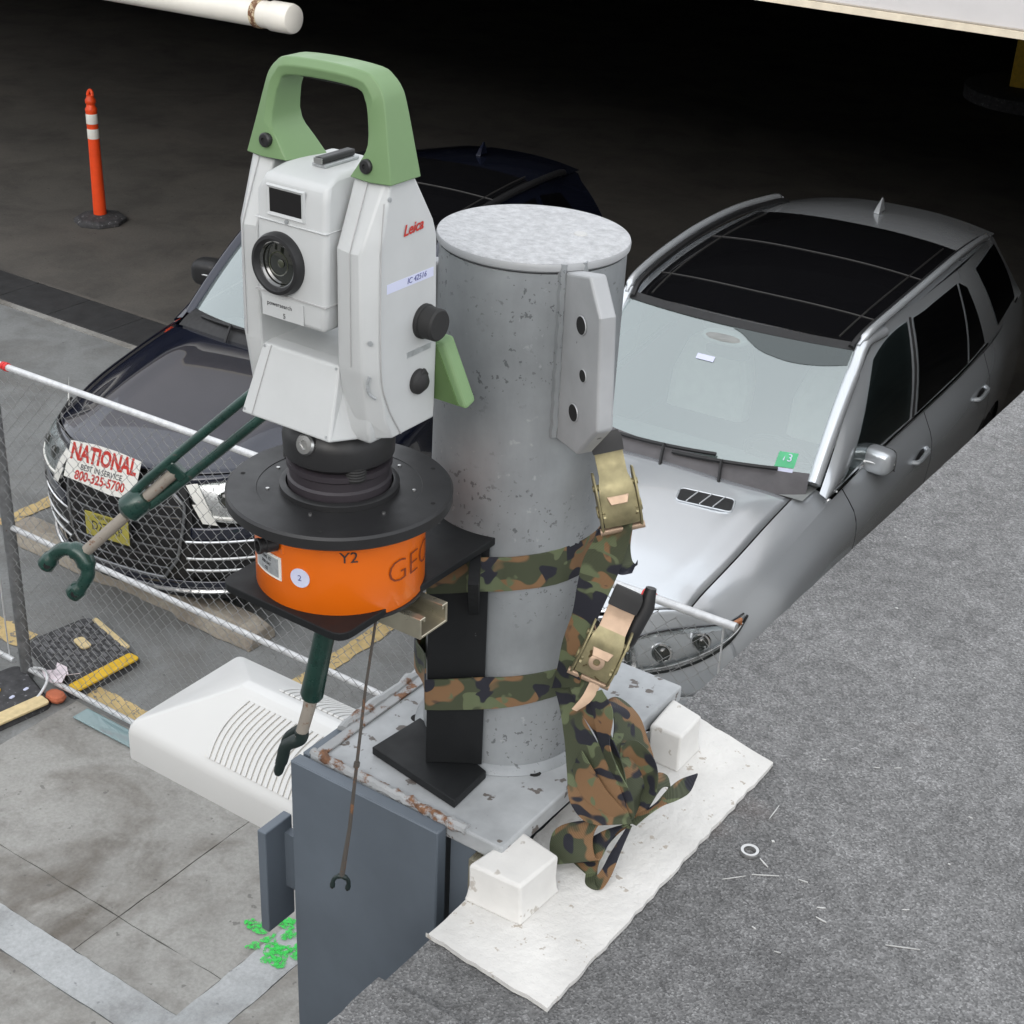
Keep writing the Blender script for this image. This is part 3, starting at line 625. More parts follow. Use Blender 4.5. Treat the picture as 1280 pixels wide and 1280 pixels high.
# holed lug: a thick plate standing out from the pipe
ld = Vector((0.871, -0.491, 0)); lt = Vector((0.491, 0.871, 0)); pc = (PB + PT) / 2
def lugpt(rad, z, t): return Vector((pc.x, pc.y, 0)) + ld * rad + lt * t + Vector((0, 0, z))
th = 0.0085
LQ = [(-0.6932,1.1091,3.8978), (-0.6586,1.0895,3.9124), (-0.6386,1.0783,3.8813), (-0.6313,1.0742,3.7782), (-0.6615,1.0912,3.7407), (-0.7030,1.1146,3.7366)]
z1 = LQ[1][2]; z0 = LQ[5][2]
lq = [Vector(q) for q in LQ]
for k_ in (0, 5): lq[k_] = lugpt(PR - .006, lq[k_].z, -th)
lug = MB().prism(lq, lt * 2 * th).build('lug_plate', 'lug', pp, smooth=0, bevel=0.003, seg=3)
for hq, q in (((-0.6659,1.0937,3.8642), .0080), ((-0.6583,1.0894,3.8200), .0055), ((-0.6697,1.0958,3.7789), .0078)):
    c0 = Vector(hq) - lt * .0004
    MB().lathe([(q * 1.12, -0.0004), (q * 1.06, 0.0005), (q, 0.0004), (q * 0.95, -0.0001)], 24, -lt, c0, cap=False).build('hole_rim', 'lug', pp)
    MB().lathe([(q * 1.02, 0.0005), (q * 0.5, 0.0004), (0.0, 0.0004)], 24, -lt, c0, cap=False).build('hole', 'liner', pp)
for sgn in (-1, 1):
    MB().tube([lugpt(PR + 0.001, z0 + 0.003 + (z1 - z0 - .008) * i / 24, sgn * (th + .002 + .0007 * math.sin(i * 2.3))) for i in range(25)], 0.0042, 6).build('lug_weld', 'pipe', pp)
MB().lathe([(0.0, 0), (.006, 0.0002), (.007, -0.001)], 9, (0, 0, 1), (PT.x + .036, PT.y + .024, PT.z + 0.0114)).build('white_spot', 'fleck', pp)
# the twin lug on the far side that carries the turnbuckle
l2 = Vector((-0.95, -0.30, 0)).normalized(); l2t = Vector((-l2.y, l2.x, 0))
def lug2(rad, z, t): return Vector((pc.x, pc.y, 0)) + l2 * rad + l2t * t + Vector((0, 0, z))
MB().prism([lug2(r, z, -th) for r, z in ((PR - .006, 3.87), (PR + .02, 3.87), (PR + .03, 3.85), (PR + .03, 3.74), (PR - .006, 3.72))], l2t * 2 * th).build('lug_plate', 'lug', pp, smooth=0, bevel=0.003)

# ------------------------------------------------------------------ bracket
NV = Vector((0.555, -0.832, 0)); RV = Vector((0.832, 0.555, 0))
bk = thing('mounting_bracket', 'black steel bracket with platform and channel clamped to the pipe', 'bracket', (-0.78, 1.05, CZ))
PZ = 3.622
def rpoly(pts, r, n=5):
    out = []; k = len(pts)
    for i in range(k):
        p = Vector(pts[i]); a = (Vector(pts[i - 1]) - p); b = (Vector(pts[(i + 1) % k]) - p)
        d = min(r, a.length * .45, b.length * .45); A = p + a.normalized() * d; B = p + b.normalized() * d
        for j in range(n + 1):
            t = j / n; out.append((1 - t) ** 2 * A + 2 * t * (1 - t) * p + t * t * B)
    return out
MB().prism(rpoly([(-0.890, 0.860, PZ), (-0.742, 0.857, PZ), (-0.742, 1.094, PZ), (-0.765, 1.105, PZ), (-0.890, 1.105, PZ)], 0.016), (0, 0, 0.008)).build('platform_plate', 'black_steel', bk, smooth=0, bevel=0.001)
cl = (-0.7911,1.0442,3.4170); cr = (-0.7427,1.0765,3.4202)
cl = Vector((cl[0], cl[1], 0)); cr = Vector((cr[0], cr[1], 0)); zb = CZ + 0.012
MB().prism([cl + V(0, 0, zb), cr + V(0, 0, zb), cr + V(0, 0, PZ - 0.001), cl + V(0, 0, PZ - 0.001)], -NV * 0.008).build('channel_web', 'black_steel', bk, smooth=0, bevel=0.001)
for q in (cl, cr - RV * 0.008):
    e = 0.045 if q is cl else 0.012
    MB().prism([q + V(0, 0, zb), q + RV * 0.008 + V(0, 0, zb), q + RV * 0.008 + V(0, 0, PZ - 0.001), q + V(0, 0, PZ - 0.001)], -NV * e).build('channel_flange', 'black_steel', bk, smooth=0)
g0 = cr - RV * 0.018
MB().prism([g0 + V(0, 0, PZ - 0.001), g0 + NV * 0.07 + V(0, 0, PZ - 0.001), g0 + NV * 0.007 + V(0, 0, PZ - 0.072), g0 + V(0, 0, PZ - 0.072)], RV * 0.010).build('gusset', 'black_steel', bk, smooth=0)
fpd = [(-0.8520,1.0306,3.3620), (-0.7290,1.0111,3.3620), (-0.7327,1.0713,3.3620), (-0.8451,1.1039,3.3620)]
MB().prism([(p[0], p[1], CZ + 0.002) for p in fpd], (0, 0, 0.0095)).build('foot_plate', 'black_steel', bk, smooth=0, bevel=0.0012)
# plated strut channel under the platform
st = thing('strut_channel', 'short yellowish plated strut channel under the black platform', 'channel', (-0.80, 0.95, PZ - 0.02))
def strut_prof(x):
    w_, h, t, lip = 0.041, 0.021, 0.0026, 0.008
    pts = [(-w_ / 2, 0), (-w_ / 2, h), (-w_ / 2 + lip, h), (-w_ / 2 + lip, h - .005), (-w_ / 2 + lip - t, h - .005), (-w_ / 2 + lip - t, h - t), (-w_ / 2 + t, h - t), (-w_ / 2 + t, t), (w_ / 2 - t, t), (w_ / 2 - t, h - t), (w_ / 2 - lip + t, h - t), (w_ / 2 - lip + t, h - .005), (w_ / 2 - lip, h - .005), (w_ / 2 - lip, h), (w_ / 2, h), (w_ / 2, 0)]
    return [Vector((x, 0.962 + a, PZ - 0.0295 + b)) for a, b in pts]
MB().loft([strut_prof(-0.88), strut_prof(-0.722)]).build('channel', 'zinc_yellow', st, smooth=0, bevel=0.0005, seg=1)

# ------------------------------------------------------------------ levelling drum (orange) on the platform
C0 = Vector((-0.815, 0.942, CAM_Z - 0.63))
dm = thing('levelling_drum', 'orange drum with wide black disc top bolted to the bracket', 'levelling mount', tuple(C0 - Vector((0, 0, 0.0985))))
MB().lathe([(0.100, -0.0125), (0.1015, -0.011), (0.1015, -0.0022), (0.0995, 0.0), (0.074, 0.0), (0.0735, -0.0006), (0.058, -0.0006), (0.0, -0.0006)], 96, org=C0).build('disc_top', 'black_ano', dm)
MB().lathe([(0.0, -0.0130), (0.080, -0.0130), (0.080, -0.0190), (0.074, -0.0192)], 96, org=C0, cap=False).build('lower_rim', 'black_ano', dm)
MB().lathe([(0.0755, -0.0965), (0.077, -0.0945), (0.077, -0.0175), (0.074, -0.0170)], 96, org=C0).build('drum', 'orange', dm)
MB().lathe([(0.078, -0.0985), (0.078, -0.0955), (0.074, -0.0950)], 96, org=C0).build('drum_base', 'black_ano', dm)
MB().lathe([(0.0535, -0.0005), (0.0535, 0.0045), (0.0515, 0.006), (0.048, 0.006), (0.047, 0.003), (0.047, -0.0005)], 96, org=C0, cap=False).build('seat_ring', 'black_ano', dm)
for a, r in ((188, .066), (226, .064), (286, .061), (30, .067), (75, .066), (345, .0665)):
    p = C0 + V(r * math.cos(math.radians(a)), r * math.sin(math.radians(a)), 0)
    MB().lathe([(0.0017, -0.001), (0.0017, 0.0004), (0.0, 0.0006)], 12, org=p).build('bright_pin', 'alu', dm)
for a in (205, 300, 15, 60):
    p = C0 + V(.090 * math.cos(math.radians(a)), .090 * math.sin(math.radians(a)), 0)
    MB().lathe([(0.0022, 0.0002), (0.0, 0.0003)], 12, org=p).build('screw_hole', 'liner', dm)
def ondrum(rad=0.0774):
    def fn(a0, z0):
        a0 = math.radians(a0)
        def g(p):
            a = a0 + p.x / rad; r = rad + p.z
            return C0 + V(r * math.cos(a), r * math.sin(a), z0 + p.y)
        return g
    return fn
dfn = ondrum()
def patch_on(a, z, wd, ht, name, m, lift=0.0004, corner=0.0, n=10):
    g = dfn(a, z); b = MB()
    if corner: pts = [(wd / 2 * math.cos(i * math.pi / 16), ht / 2 * math.sin(i * math.pi / 16)) for i in range(32)]
    else: pts = [(-wd / 2 + wd * i / n, -ht / 2) for i in range(n + 1)] + [(wd / 2 - wd * i / n, ht / 2) for i in range(n + 1)]
    top = [g(V(x, y, lift)) for x, y in pts]; bot = [g(V(x, y, -0.0003)) for x, y in pts]
    if corner: b.loft([bot, top], cap=False); c = len(b.v); b.add([g(V(0, 0, lift))] + top, [(0, i + 1, (i + 1) % 32 + 1) for i in range(32)])
    else:
        k = n + 1; b.add(top + bot, [(i, i + 1, 2 * k - 2 - i, 2 * k - 1 - i) for i in range(n)] + [(i, (i + 1) % (2 * k), 2 * k + (i + 1) % (2 * k), 2 * k + i) for i in range(2 * k)])
    return b.build(name, m, dm, smooth=30)
patch_on(-106, -0.054, 0.040, 0.023, 'rating_label', 'sign', 0.0004)
patch_on(-106, -0.054, 0.034, 0.018, 'rating_print', 'silverlabel', 0.0007)
patch_on(-76.5, -0.056, 0.0185, 0.0185, 'round_sticker', 'label', 0.0005, 1)
text_mesh('sticker_mark', '2', 0.008, 'blueink', dm, None, 0.0001, fn=lambda p: dfn(-76.5, -0.056)(p + V(0, 0, 0.0007)))
for k in range(3):
    text_mesh('label_print', ('TYPE 12', 'SER 047', 'CE')[k], 0.0042, 'ink', dm, None, 0.0001, fn=lambda p, k=k: dfn(-106, -0.0485 - .0055 * k)(p + V(0, 0, 0.0009)))
text_mesh('marking', 'Y2', 0.0150, 'ink', dm, None, 0.0001, fn=lambda p: dfn(-44, -0.0325)(p + V(0, 0, 0.0003)))
def geo(p): return dfn(8, -0.057)(V(p.x, p.y, p.z * .3 + 0.0004))
text_mesh('maker_lettering', 'GEO', 0.033, 'brownink', dm, None, 0.0001, bold=-0.0007, fn=geo, sx=1.05)
# connector socket
ca = math.radians(-96); cp = C0 + V(.077 * math.cos(ca), .077 * math.sin(ca), -0.0295); cd_ = V(math.cos(ca - .3), math.sin(ca - .3), 0.05)
MB().box((-.009, -.009, 0), (.009, .009, .004), frame(cp - cd_ * .002, cd_.cross(V(0, 0, 1)), (0, 0, 1))).build('socket_flange', 'orange', dm, smooth=0, bevel=0.0015)
MB().lathe([(0.0072, 0.0), (0.0072, 0.010), (0.0064, 0.0105), (0.0064, 0.014), (0.0072, 0.0145), (0.0072, 0.017), (0.005, 0.017), (0.005, 0.004), (0, 0.004)], 24, cd_, cp, cap=False).build('socket', 'black_ts', dm)

# ------------------------------------------------------------------ tribrach
tb = thing('tribrach', 'black levelling tribrach between total station and orange drum', 'tribrach', tuple(C0))
MB().lathe([(0.046, 0.0), (0.0465, 0.012), (0.0445, 0.014), (0.0445, 0.022), (0.047, 0.024), (0.047, 0.029), (0.041, 0.031)], 64, org=C0).build('lower_body', 'purple', tb)
MB().lathe([(0.043, 0.031), (0.049, 0.036), (0.050, 0.052), (0.047, 0.060), (0.040, 0.068)], 64, org=C0).build('upper_body', 'black_ts', tb)
for a in (-150, -30, 90):
    p = C0 + V(.040 * math.cos(math.radians(a)), .040 * math.sin(math.radians(a)), 0)
    prof = [(0.0, 0.024), (0.0095, 0.024)] + [(0.0105 if i % 2 else 0.0098, 0.025 + .0013 * i) for i in range(10)] + [(0.006, 0.039)]
    MB().lathe(prof, 24, org=p).build('foot_screw', 'grip', tb)
p = C0 + V(0.004, -0.048, 0.058); d = V(0.05, -0.9, 0.25)
MB().lathe([(0.009, -0.006), (0.0095, 0.001), (0.008, 0.003), (0.004, 0.0035), (0.0035, 0.002), (0, 0.002)], 24, d, p).build('plummet_eyepiece', 'alu', tb)

# ------------------------------------------------------------------ total station (local coordinates, axis at the origin)
ts = thing('total_station', 'white robotic total station with green carrying handle on black disc', 'total station', tuple(C0), local=True)
def ring(pts, z): return [V(x, y, z) for x, y in pts]
def pillar(xa, xb, outer):
    # xa = inner face, xb = outer face
    s_ = 1 if xb > xa else -1
    def r(z, f, bk, ins, ch):
        m_ = xa + (xb - xa) * 0.45
        return ring([(xa, f + .004), (m_, f), (xb - s_ * (ch + ins), f + .001), (xb - s_ * ins, f + ch * 1.0), (xb - s_ * ins, bk - .004), (xb - s_ * (ins + .005), bk), (xa, bk)], z)
    return MB().loft([r(.072, -.026, .046, .000, .011), r(.092, -.035, .047, 0, .011), r(.134, -.0415, .048, 0, .011), r(.138, -.0425, .048, 0, .011), r(.236, -.0425, .046, 0, .012), r(.250, -.036, .0415, .0005, .010), r(.2905, -.0185, .018, .0025, .004)])
pillar(0.033, 0.0715, 1).build('side_cover', 'white_ts', ts, smooth=22, bevel=0.0014, seg=2)
pillar(-0.052, -0.0785, 1).build('side_cover', 'white_ts', ts, smooth=22, bevel=0.0014, seg=2)
# seam grooves on the covers (dark lips)
for x in (0.0722,):
    MB().tube(crv([V(x - .0007, -0.026, .2765), V(x, -0.0305, .235), V(x, -.0305, .14), V(x, -.022, .105), V(x, -.004, .073)], 6), 0.0006, 5).build('seam', 'seamline', ts)
for xx in (0.0505, -0.064):
    MB().tube([V(xx, -.0432, .140), V(xx, -.0434, .2355), V(xx, -.0372, .251), V(xx, -.0195, .2905)], 0.0005, 5).build('seam', 'seamline', ts)
MB().loft([ring([(-.058, -.030), (.060, -.030), (.064, .046), (-.070, .046)], .068), ring([(-.060, -.034), (.062, -.034), (.066, .047), (-.072, .047)], .080), ring([(-.060, -.034), (.062, -.034), (.066, .047), (-.072, .047)], .128), ring([(-.056, -.026), (.058, -.026), (.062, .045), (-.068, .045)], .134)]).build('alidade_base', 'white_ts', ts, smooth=30, bevel=0.003, seg=3)
# sloping front cover with four screws
fc = MB().loft([[V(-.0635, -.0555, .0715), V(-.0535, -.0355, .1330), V(-.0535, -.0200, .1345), V(-.0635, -.020, .068)], [V(.0365, -.0555, .0715), V(.0320, -.0355, .1330), V(.0320, -.0200, .1345), V(.0520, -.020, .068)]])
fc.build('front_cover', 'white_ts', ts, smooth=0, bevel=0.0022, seg=3)
for x, z in ((-.0505, .1305), (.0292, .1305), (-.060, .0755), (.0325, .0755)):
    y = -.0555 + (z - .0715) / .0615 * .020
    MB().lathe([(0.0013, -.0012), (0.0013, 0.0004), (0, 0.0005)], 10, (0, -.95, .3), (x, y, z)).build('cover_screw', 'silverlabel', ts)
MB().tube([V(-.0505, -.0560, .0725), V(-.0432, -.0362, .1328)], 0.0004, 5).build('cover_seam', 'seamline', ts)
# telescope between the pillars
def tring(z, x0, x1, f, b): return ring([(x0, f), (x1, f), (x1, b), (x0, b)], z)
tel = MB().loft([tring(.1630, -.040, .0265, -.0470, .040), tring(.1850, -.0455, .0290, -.0480, .042), tring(.2700, -.0455, .0290, -.0450, .042), tring(.2830, -.0400, .0270, -.0410, .040), tring(.2905, -.034, .024, -.020, .036)]).build('telescope', 'white_ts', ts, smooth=30, bevel=0.0045, seg=4)
MB().loft([tring(.1860, -.0466, .0300, -.0490, .020), tring(.1872, -.0466, .0300, -.0490, .020)]).build('telescope_seam', 'seamline', tel, smooth=0)
MB().loft([tring(.2470, -.0462, .0297, -.0472, .020), tring(.2480, -.0462, .0297, -.0472, .020)]).build('telescope_seam', 'white_ts', tel, smooth=0, bevel=0.0004, seg=1)
LC = V(-.0195, -.0465, .2135)
ax_ = V(0, -1, 0.02)
MB().lathe([(0.0263, 0.0), (0.0263, 0.004), (0.0246, 0.0085), (0.0219, 0.0092), (0.0190, 0.005), (0.0180, 0.0)], 64, ax_, LC, cap=False).build('lens_ring', 'black_ts', ts)
MB().lathe([(0.0197, 0.0052), (0.0185, 0.0054), (0.0182, 0.0042), (0.0177, 0.0022)], 64, ax_, LC, cap=False).build('lens_bezel', 'chrome', ts)
MB().lathe([(0.0180, 0.0012), (0.0125, 0.0024), (0.0067, 0.0030), (0.0, 0.0032)], 48, ax_, LC).build('objective_lens', 'lens', ts)
MB().lathe([(0.0104, 0.0029), (0.0100, 0.0036), (0.0092, 0.0031)], 40, ax_, LC, cap=False).build('inner_ring', 'lens_inner', ts)
MB().lathe([(0.0035, 0.0036), (0.0025, 0.0042), (0.0, 0.0045)], 24, ax_, LC + V(.003, 0, .001)).build('centre_prism', 'lens_inner', ts)
# camera window with chamfered frame
def fr(x0, x1, z0, z1, y): return [V(x0, y, z0), V(x1, y, z0), V(x1, y, z1), V(x0, y, z1)]
MB().loft([fr(-.0335, .0075, .2515, .2775, -.0452), fr(-.0325, .0065, .2525, .2765, -.0475), fr(-.0300, .0040, .2550, .2745, -.0465)], cap=False).build('window_frame', 'white_ts', ts, smooth=0)
MB().loft([fr(-.0300, .0040, .2550, .2745, -.0458), fr(-.0300, .0040, .2550, .2745, -.0462)]).build('camera_window', 'darkglass', ts, smooth=0)
MB().lathe([(0.0017, -0.001), (0.0017, 0.0006), (0, 0.0009)], 12, (0, -1, 0), (-.012, -.0470, .2495)).build('guide_light', 'silverlabel', ts)
# name plate under the lens
MB().loft([fr(-.0400, .0055, .1655, .1835, -.0480), fr(-.0400, .0055, .1655, .1835, -.0487)]).build('name_plate', 'white_ts', ts, smooth=0, bevel=0.0006)
text_mesh('name_lettering', 'powersearch', 0.0052, 'ink', ts, frame((-.0205, -.0489, .1775), (1, 0, 0), (0, 0.02, 1)), 0.0001)
text_mesh('name_lettering', '5', 0.0060, 'ink', ts, frame((-.0155, -.0489, .1690), (1, 0, 0), (0, 0.02, 1)), 0.0001)
# sight on top
MB().box((-.0075, -.020, .2905), (.0065, .022, .2935)).build('sight_base', 'silverlabel', ts, smooth=0, bevel=0.0008)
MB().box((-.0045, -.0215, .2936), (.0045, .020, .2990)).build('sight', 'black_ts', ts, smooth=0, bevel=0.0015)
MB().box((-.0042, -.0216, .2940), (.0042, -.0205, .2985)).build('sight_window', 'alu', tel, smooth=0)
# carrying handle: rounded frame, thick at the feet
outer = [(-.0785, .2895), (-.0705, .3170), (-.0625, .3460), (-.0585, .3570), (-.0510, .3655), (-.0400, .3705), (0.0, .3725), (.0380, .3710), (.0500, .3660), (.0580, .3575), (.0620, .3460), (.0680, .3170), (.0735, .2895)]
inner = [(-.0340, .2895), (-.0430, .3030), (-.0515, .3160), (-.0495, .3370), (-.0460, .3480), (-.0390, .3560), (0.0, .3585), (.0340, .3570), (.0420, .3500), (.0460, .3380), (.0480, .3160), (.0410, .3020), (.0325, .2895)]
outer = [(p.x, p.y) for p in crv([Vector((*q, 0)) for q in outer], 3)]; inner = [(p.x, p.y) for p in crv([Vector((*q, 0)) for q in inner], 3)]
def hd(z): 
    t = max(0, min(1, (z - .29) / .075)); return -.0235 + .0090 * t, .0215 - .0050 * t
def inn(p, b):
    # inner edge: the feet flare inward toward the back
    x, z = p
    return V(x + (0.010 if x < 0 else -.006) * max(0, 1 - (z - .2895) / .03) * b, 0, z)
rings = []
for (xo, zo), pi_ in zip(outer, inner):
    xi, zi = pi_
    fo, bo = hd(zo); fi, bi = hd(zi); q = inn(pi_, 1.0)
    rings.append([V(xo, fo + .0035, zo), V(xo * .55 + xi * .45, fo - .0008, zo * .55 + zi * .45), V(xi, fi + .0025, zi), V(q.x, bi - .0025, q.z), V(xo * .5 + xi * .5, bo, zo * .5 + zi * .5), V(xo, bo - .0035, zo)])
hb = MB().loft(rings)
hb.build('carrying_handle', 'green_ts', ts, smooth=50, bevel=0.0022, seg=3)
MB().box((-.030, -.007, .3555), (.034, .010, .3582)).build('handle_grip', 'black_ts', ts, smooth=0, bevel=0.001)
for x, z in ((-.0545, .3035), (.0510, .3015)):
    MB().lathe([(0.0058, -0.003), (0.0058, 0.0022), (0.0046, 0.0034), (0.0020, 0.0036), (0.0018, 0.0024), (0, 0.0024)], 20, (0, -1, .12), (x, -.0222, z)).build('handle_screw', 'black_ts', ts)
# right side fittings
MB().lathe([(0.0150, 0.0), (0.0150, 0.003), (0.0138, 0.004)] + [(0.0140 if i % 2 else 0.0136, 0.004 + .0011 * i) for i in range(12)] + [(0.0125, 0.0178), (0.0, 0.0182)], 40, (1, 0, 0), (.0712, .026, .1655)).build('focus_knob', 'grip', ts)
MB().lathe([(0.0110, 0.0), (0.0110, 0.0035), (0.0085, 0.006), (0.006, 0.0085), (0.0, 0.0095)], 32, (1, 0, 0), (.0712, .019, .1135)).build('drive_knob', 'grip', ts)
MB().box((-.0015, -.0035, 0), (.0015, .0095, .0085), Matrix.Translation((.0765, .019, .1135)) @ Matrix.Rotation(math.radians(35), 4, 'X')).build('drive_lever', 'grip', ts, smooth=0, bevel=0.001)
MB().box((.0712, .004, .1385), (.0718, .036, .1435)).build('side_plate', 'silverlabel', ts, smooth=0)
MB().box((.0712, -.0225, .2015), (.0717, .0385, .2095)).build('paper_label', 'label', ts, smooth=0)
text_mesh('label_writing', 'IC 42516', 0.0068, 'blueink', ts, frame((.0719, .016, .2058), (0, 1, .02), (0, 0, 1)), 0.0001, shear=0.2)
text_mesh('maker_logo', 'Leica', 0.0125, 'red', ts, frame((.0719, .0105, .2490), (0, 1, .06), (0, -.0, 1)), 0.0001, shear=0.35, bold=0.00025)
MB().lathe([(0.0022, 0), (0.0022, 0.0008), (0, 0.001)], 12, (1, 0, .2), (.0690, -.0165, .2775)).build('cover_screw', 'silverlabel', ts)
MB().lathe([(0.0022, 0), (0.0022, 0.0008), (0, 0.001)], 12, (.7, -.7, 0), (.0665, -.0375, .1630)).build('cover_screw', 'silverlabel', ts)
MB().tube(crv([V(.0665, -.0385, .134), V(.0650, -.0395, .127), V(.0660, -.0385, .119), V(.0695, -.0345, .114)], 6), 0.0012, 6).build('cover_groove', 'silverlabel', ts)
MB().lathe([(0.0030, 0), (0.0030, 0.003), (0, 0.0035)], 12, (-1, 0, 0), (-.078, -.020, .105)).build('side_latch', 'black_ts', ts)
# keyboard pod at the back
kb = [V(-.092, .046, .1400), V(.078, .046, .1400), V(.104, .046, .0860), V(-.115, .046, .0860)]
MB().prism(kb, V(0.002, .012, .006)).build('keyboard_pod', 'green_ts', ts, smooth=0, bevel=0.003, seg=3)
MB().prism([V(-.084, .0448, .1370), V(.071, .0448, .1370), V(.0955, .0448, .0885), V(-.107, .0448, .0885)], V(0.0, .0015, .0005)).build('pod_back_shade', 'pod_back_shade', ts, smooth=0)  # inset plate puts the pod face's shade into a darker green
MB().prism([V(-.088, .0598, .1420), V(.074, .0598, .1420), V(.099, .0598, .0960), V(-.110, .0598, .0960)], V(0.0, .0015, .0005)).build('keyboard_screen', 'darkglass', ts, smooth=0)

# ------------------------------------------------------------------ louvred white housing beside the column
hz0, hz1, hz2 = 2.955, 3.012, 3.086
hx0, hx1, hy0, hy1 = -1.470, -0.935, 1.220, 1.458
hs_ = thing('louvred_housing', 'white moulded plastic housing with curved louvres beyond the steel column', 'vent housing', ((hx0 + hx1) / 2, 1.33, hz0))
def rr(x0, x1, y0, y1, z, r=0.02, n=4):
    out = []
    for cx, cy, a0 in ((x1 - r, y1 - r, 0), (x0 + r, y1 - r, 90), (x0 + r, y0 + r, 180), (x1 - r, y0 + r, 270)):
        for i in range(n + 1):
            a = math.radians(a0 + 90 * i / n); out.append(V(cx + r * math.cos(a), cy + r * math.sin(a), z))
    return out
RYv = hy0 + .100
MB().loft([rr(hx0, hx1, hy0, hy1, hz0, .010), rr(hx0, hx1, hy0, hy1, hz1 - .014, .010), rr(hx0 + .0015, hx1, hy0 + .003, hy1 - .002, hz1 - .004, .010), rr(hx0 + .006, hx1 - .005, hy0 + .010, hy1 - .008, hz1 + .004, .010), rr(hx0 + .132, hx1 - .02, RYv - .008, RYv + .022, hz2 - .004, .006), rr(hx0 + .140, hx1 - .03, RYv - .002, RYv + .014, hz2, .003)]).build('shell', 'housing', hs_, smooth=42)
def hslope(x, t): # on the front slope, t 0..1 from bottom to ridge
    y = hy0 + 0.010 + t * (RYv - .008 - hy0 - .010); return V(x, y, hz1 + .004 + t * (hz2 - .004 - hz1 - .004))
nrm = V(0, -(hz2 - hz1 - .008), RYv - .018 - hy0).normalized()
MB().add([hslope(-1.321, .02) + nrm * .0006, hslope(-1.115, .02) + nrm * .0006, hslope(-1.105, .93) + nrm * .0006, hslope(-1.311, .93) + nrm * .0006], [(0, 1, 2, 3)]).build('louvre_recess', 'housing_gap', hs_, smooth=0)
for i in range(21):
    x = -1.318 + i * 0.0098
    pts = [hslope(x + .009 * t - .011 * math.sin(math.pi * t), .02 + .91 * t) for t in [k / 10 for k in range(11)]]
    MB().ribbon([p + nrm * .0012 for p in pts], [p + V(.0072, 0, 0) + nrm * .0020 for p in pts], 0.0022, 1).build('louvre_slat', 'housing', hs_, smooth=30)
def bslope(x, t):
    y = hy1 - 0.008 - t * (hy1 - .008 - RYv - .022); return V(x, y, hz1 + .004 + t * (hz2 - .004 - hz1 - .004))
nb = V(0, (hz2 - hz1 - .008), hy1 - .03 - RYv).normalized()
MB().add([bslope(-1.300, .12) + nb * .0006, bslope(-1.115, .12) + nb * .0006, bslope(-1.11, .9) + nb * .0006, bslope(-1.290, .9) + nb * .0006], [(0, 1, 2, 3)]).build('louvre_recess', 'housing_gap', hs_, smooth=0)
for i in range(18):
    x = -1.298 + i * 0.0102
    pts = [bslope(x + .008 * t - .010 * math.sin(math.pi * t), .12 + .78 * t) for t in [k / 8 for k in range(9)]]
    MB().ribbon([p + nb * .0015 for p in pts], [p + V(.0078, 0, 0) + nb * .0019 for p in pts], 0.0022, 1).build('louvre_slat', 'housing', hs_, smooth=30)
MB().box((hx1 - .03, 1.28, hz0 - .03), (-0.916, 1.33, hz0 - .001)).build('support_arm', 'steelblue', hs_, smooth=0)

# ------------------------------------------------------------------ turnbuckles
def jaw(b_parent, o, d, side, nrm_, size, m, name='jaw', rr=.12):
    # U-shaped clevis opening along d, prongs spread along side, with pin holes
    d = Vector(d).normalized(); s_ = Vector(side); s_ = (s_ - d * s_.dot(d)).normalized()
    r = size * rr
    path = [o + d * size * 1.05 - s_ * size * .48, o + d * size * .55 - s_ * size * .50, o + d * size * .2 - s_ * size * .38, o - s_ * size * .02, o + d * size * .2 + s_ * size * .38, o + d * size * .55 + s_ * size * .50, o + d * size * 1.05 + s_ * size * .48]
    P = crv(path, 6); n = len(P)
    rad = [r * (1.45 if (i < 5 or i > n - 6) else (1.15 if abs(i - n / 2) > 4 else 1.5)) for i in range(n)]
    rad[0] *= .6; rad[-1] *= .6
    ob = MB().tube(P, rad, 10).build(name, m, b_parent, smooth=60)
    for e in (path[0], path[-1]):
        q = e - d * size * .12; k = Vector(nrm_).normalized()
        MB().cyl(q - k * r * 1.62, q + k * r * 1.62, r * .55, 12).build('pin_hole', 'liner', ob)
    return ob
def tbpt(x): return Vector(x)
t1 = thing('turnbuckle', 'long dark green turnbuckle with open jaw pointing left of the instrument', 'turnbuckle', tuple((-0.8497,1.1182,3.8741)), group='rigging turnbuckles')
A1 = Vector((-0.8497,1.1182,3.8741)); J1 = Vector((-1.0969,0.9533,3.6043)); K1 = Vector((-1.1479,0.9193,3.5411)); E1 = Vector((-1.1730,0.9025,3.5048))
d1 = (J1 - A1).normalized(); s1 = d1.cross(NV).normalized()
U1 = A1.lerp(J1, 0.32)
for sg in (-1, 1):
    P = [U1 + s1 * sg * .003, U1.lerp(J1, .06) + s1 * sg * .0115, U1.lerp(J1, .90) + s1 * sg * .0115, J1 + s1 * sg * .004]
    MB().tube(crv(P, 6), 0.0052, 10).build('body_rod', 'greencoat', t1)
MB().tube([J1 - d1 * .012, J1 - d1 * .005, J1 + d1 * .012, J1 + d1 * .018], [.010, .0145, .0150, .0095], 14).build('body_collar', 'greencoat', t1)
MB().tube([U1 - d1 * .016, U1 - d1 * .01, U1 + d1 * .006, U1 + d1 * .012], [.009, .0125, .0125, .009], 14).build('body_collar', 'greencoat', t1)
MB().tube([J1 - d1 * .060, J1 - d1 * .055, K1], [.0052, .0062, .0062], 12).build('threaded_rod', 'rustrod', t1)
MB().tube([A1, U1 + d1 * .04], 0.006, 12).build('threaded_rod', 'rustrod', t1)
MB().box((-.0055, -.011, -.006), (.0055, .011, .006), frame(J1 - d1 * .058, d1, s1)).build('rod_stop', 'greencoat', t1, smooth=0, bevel=.002)
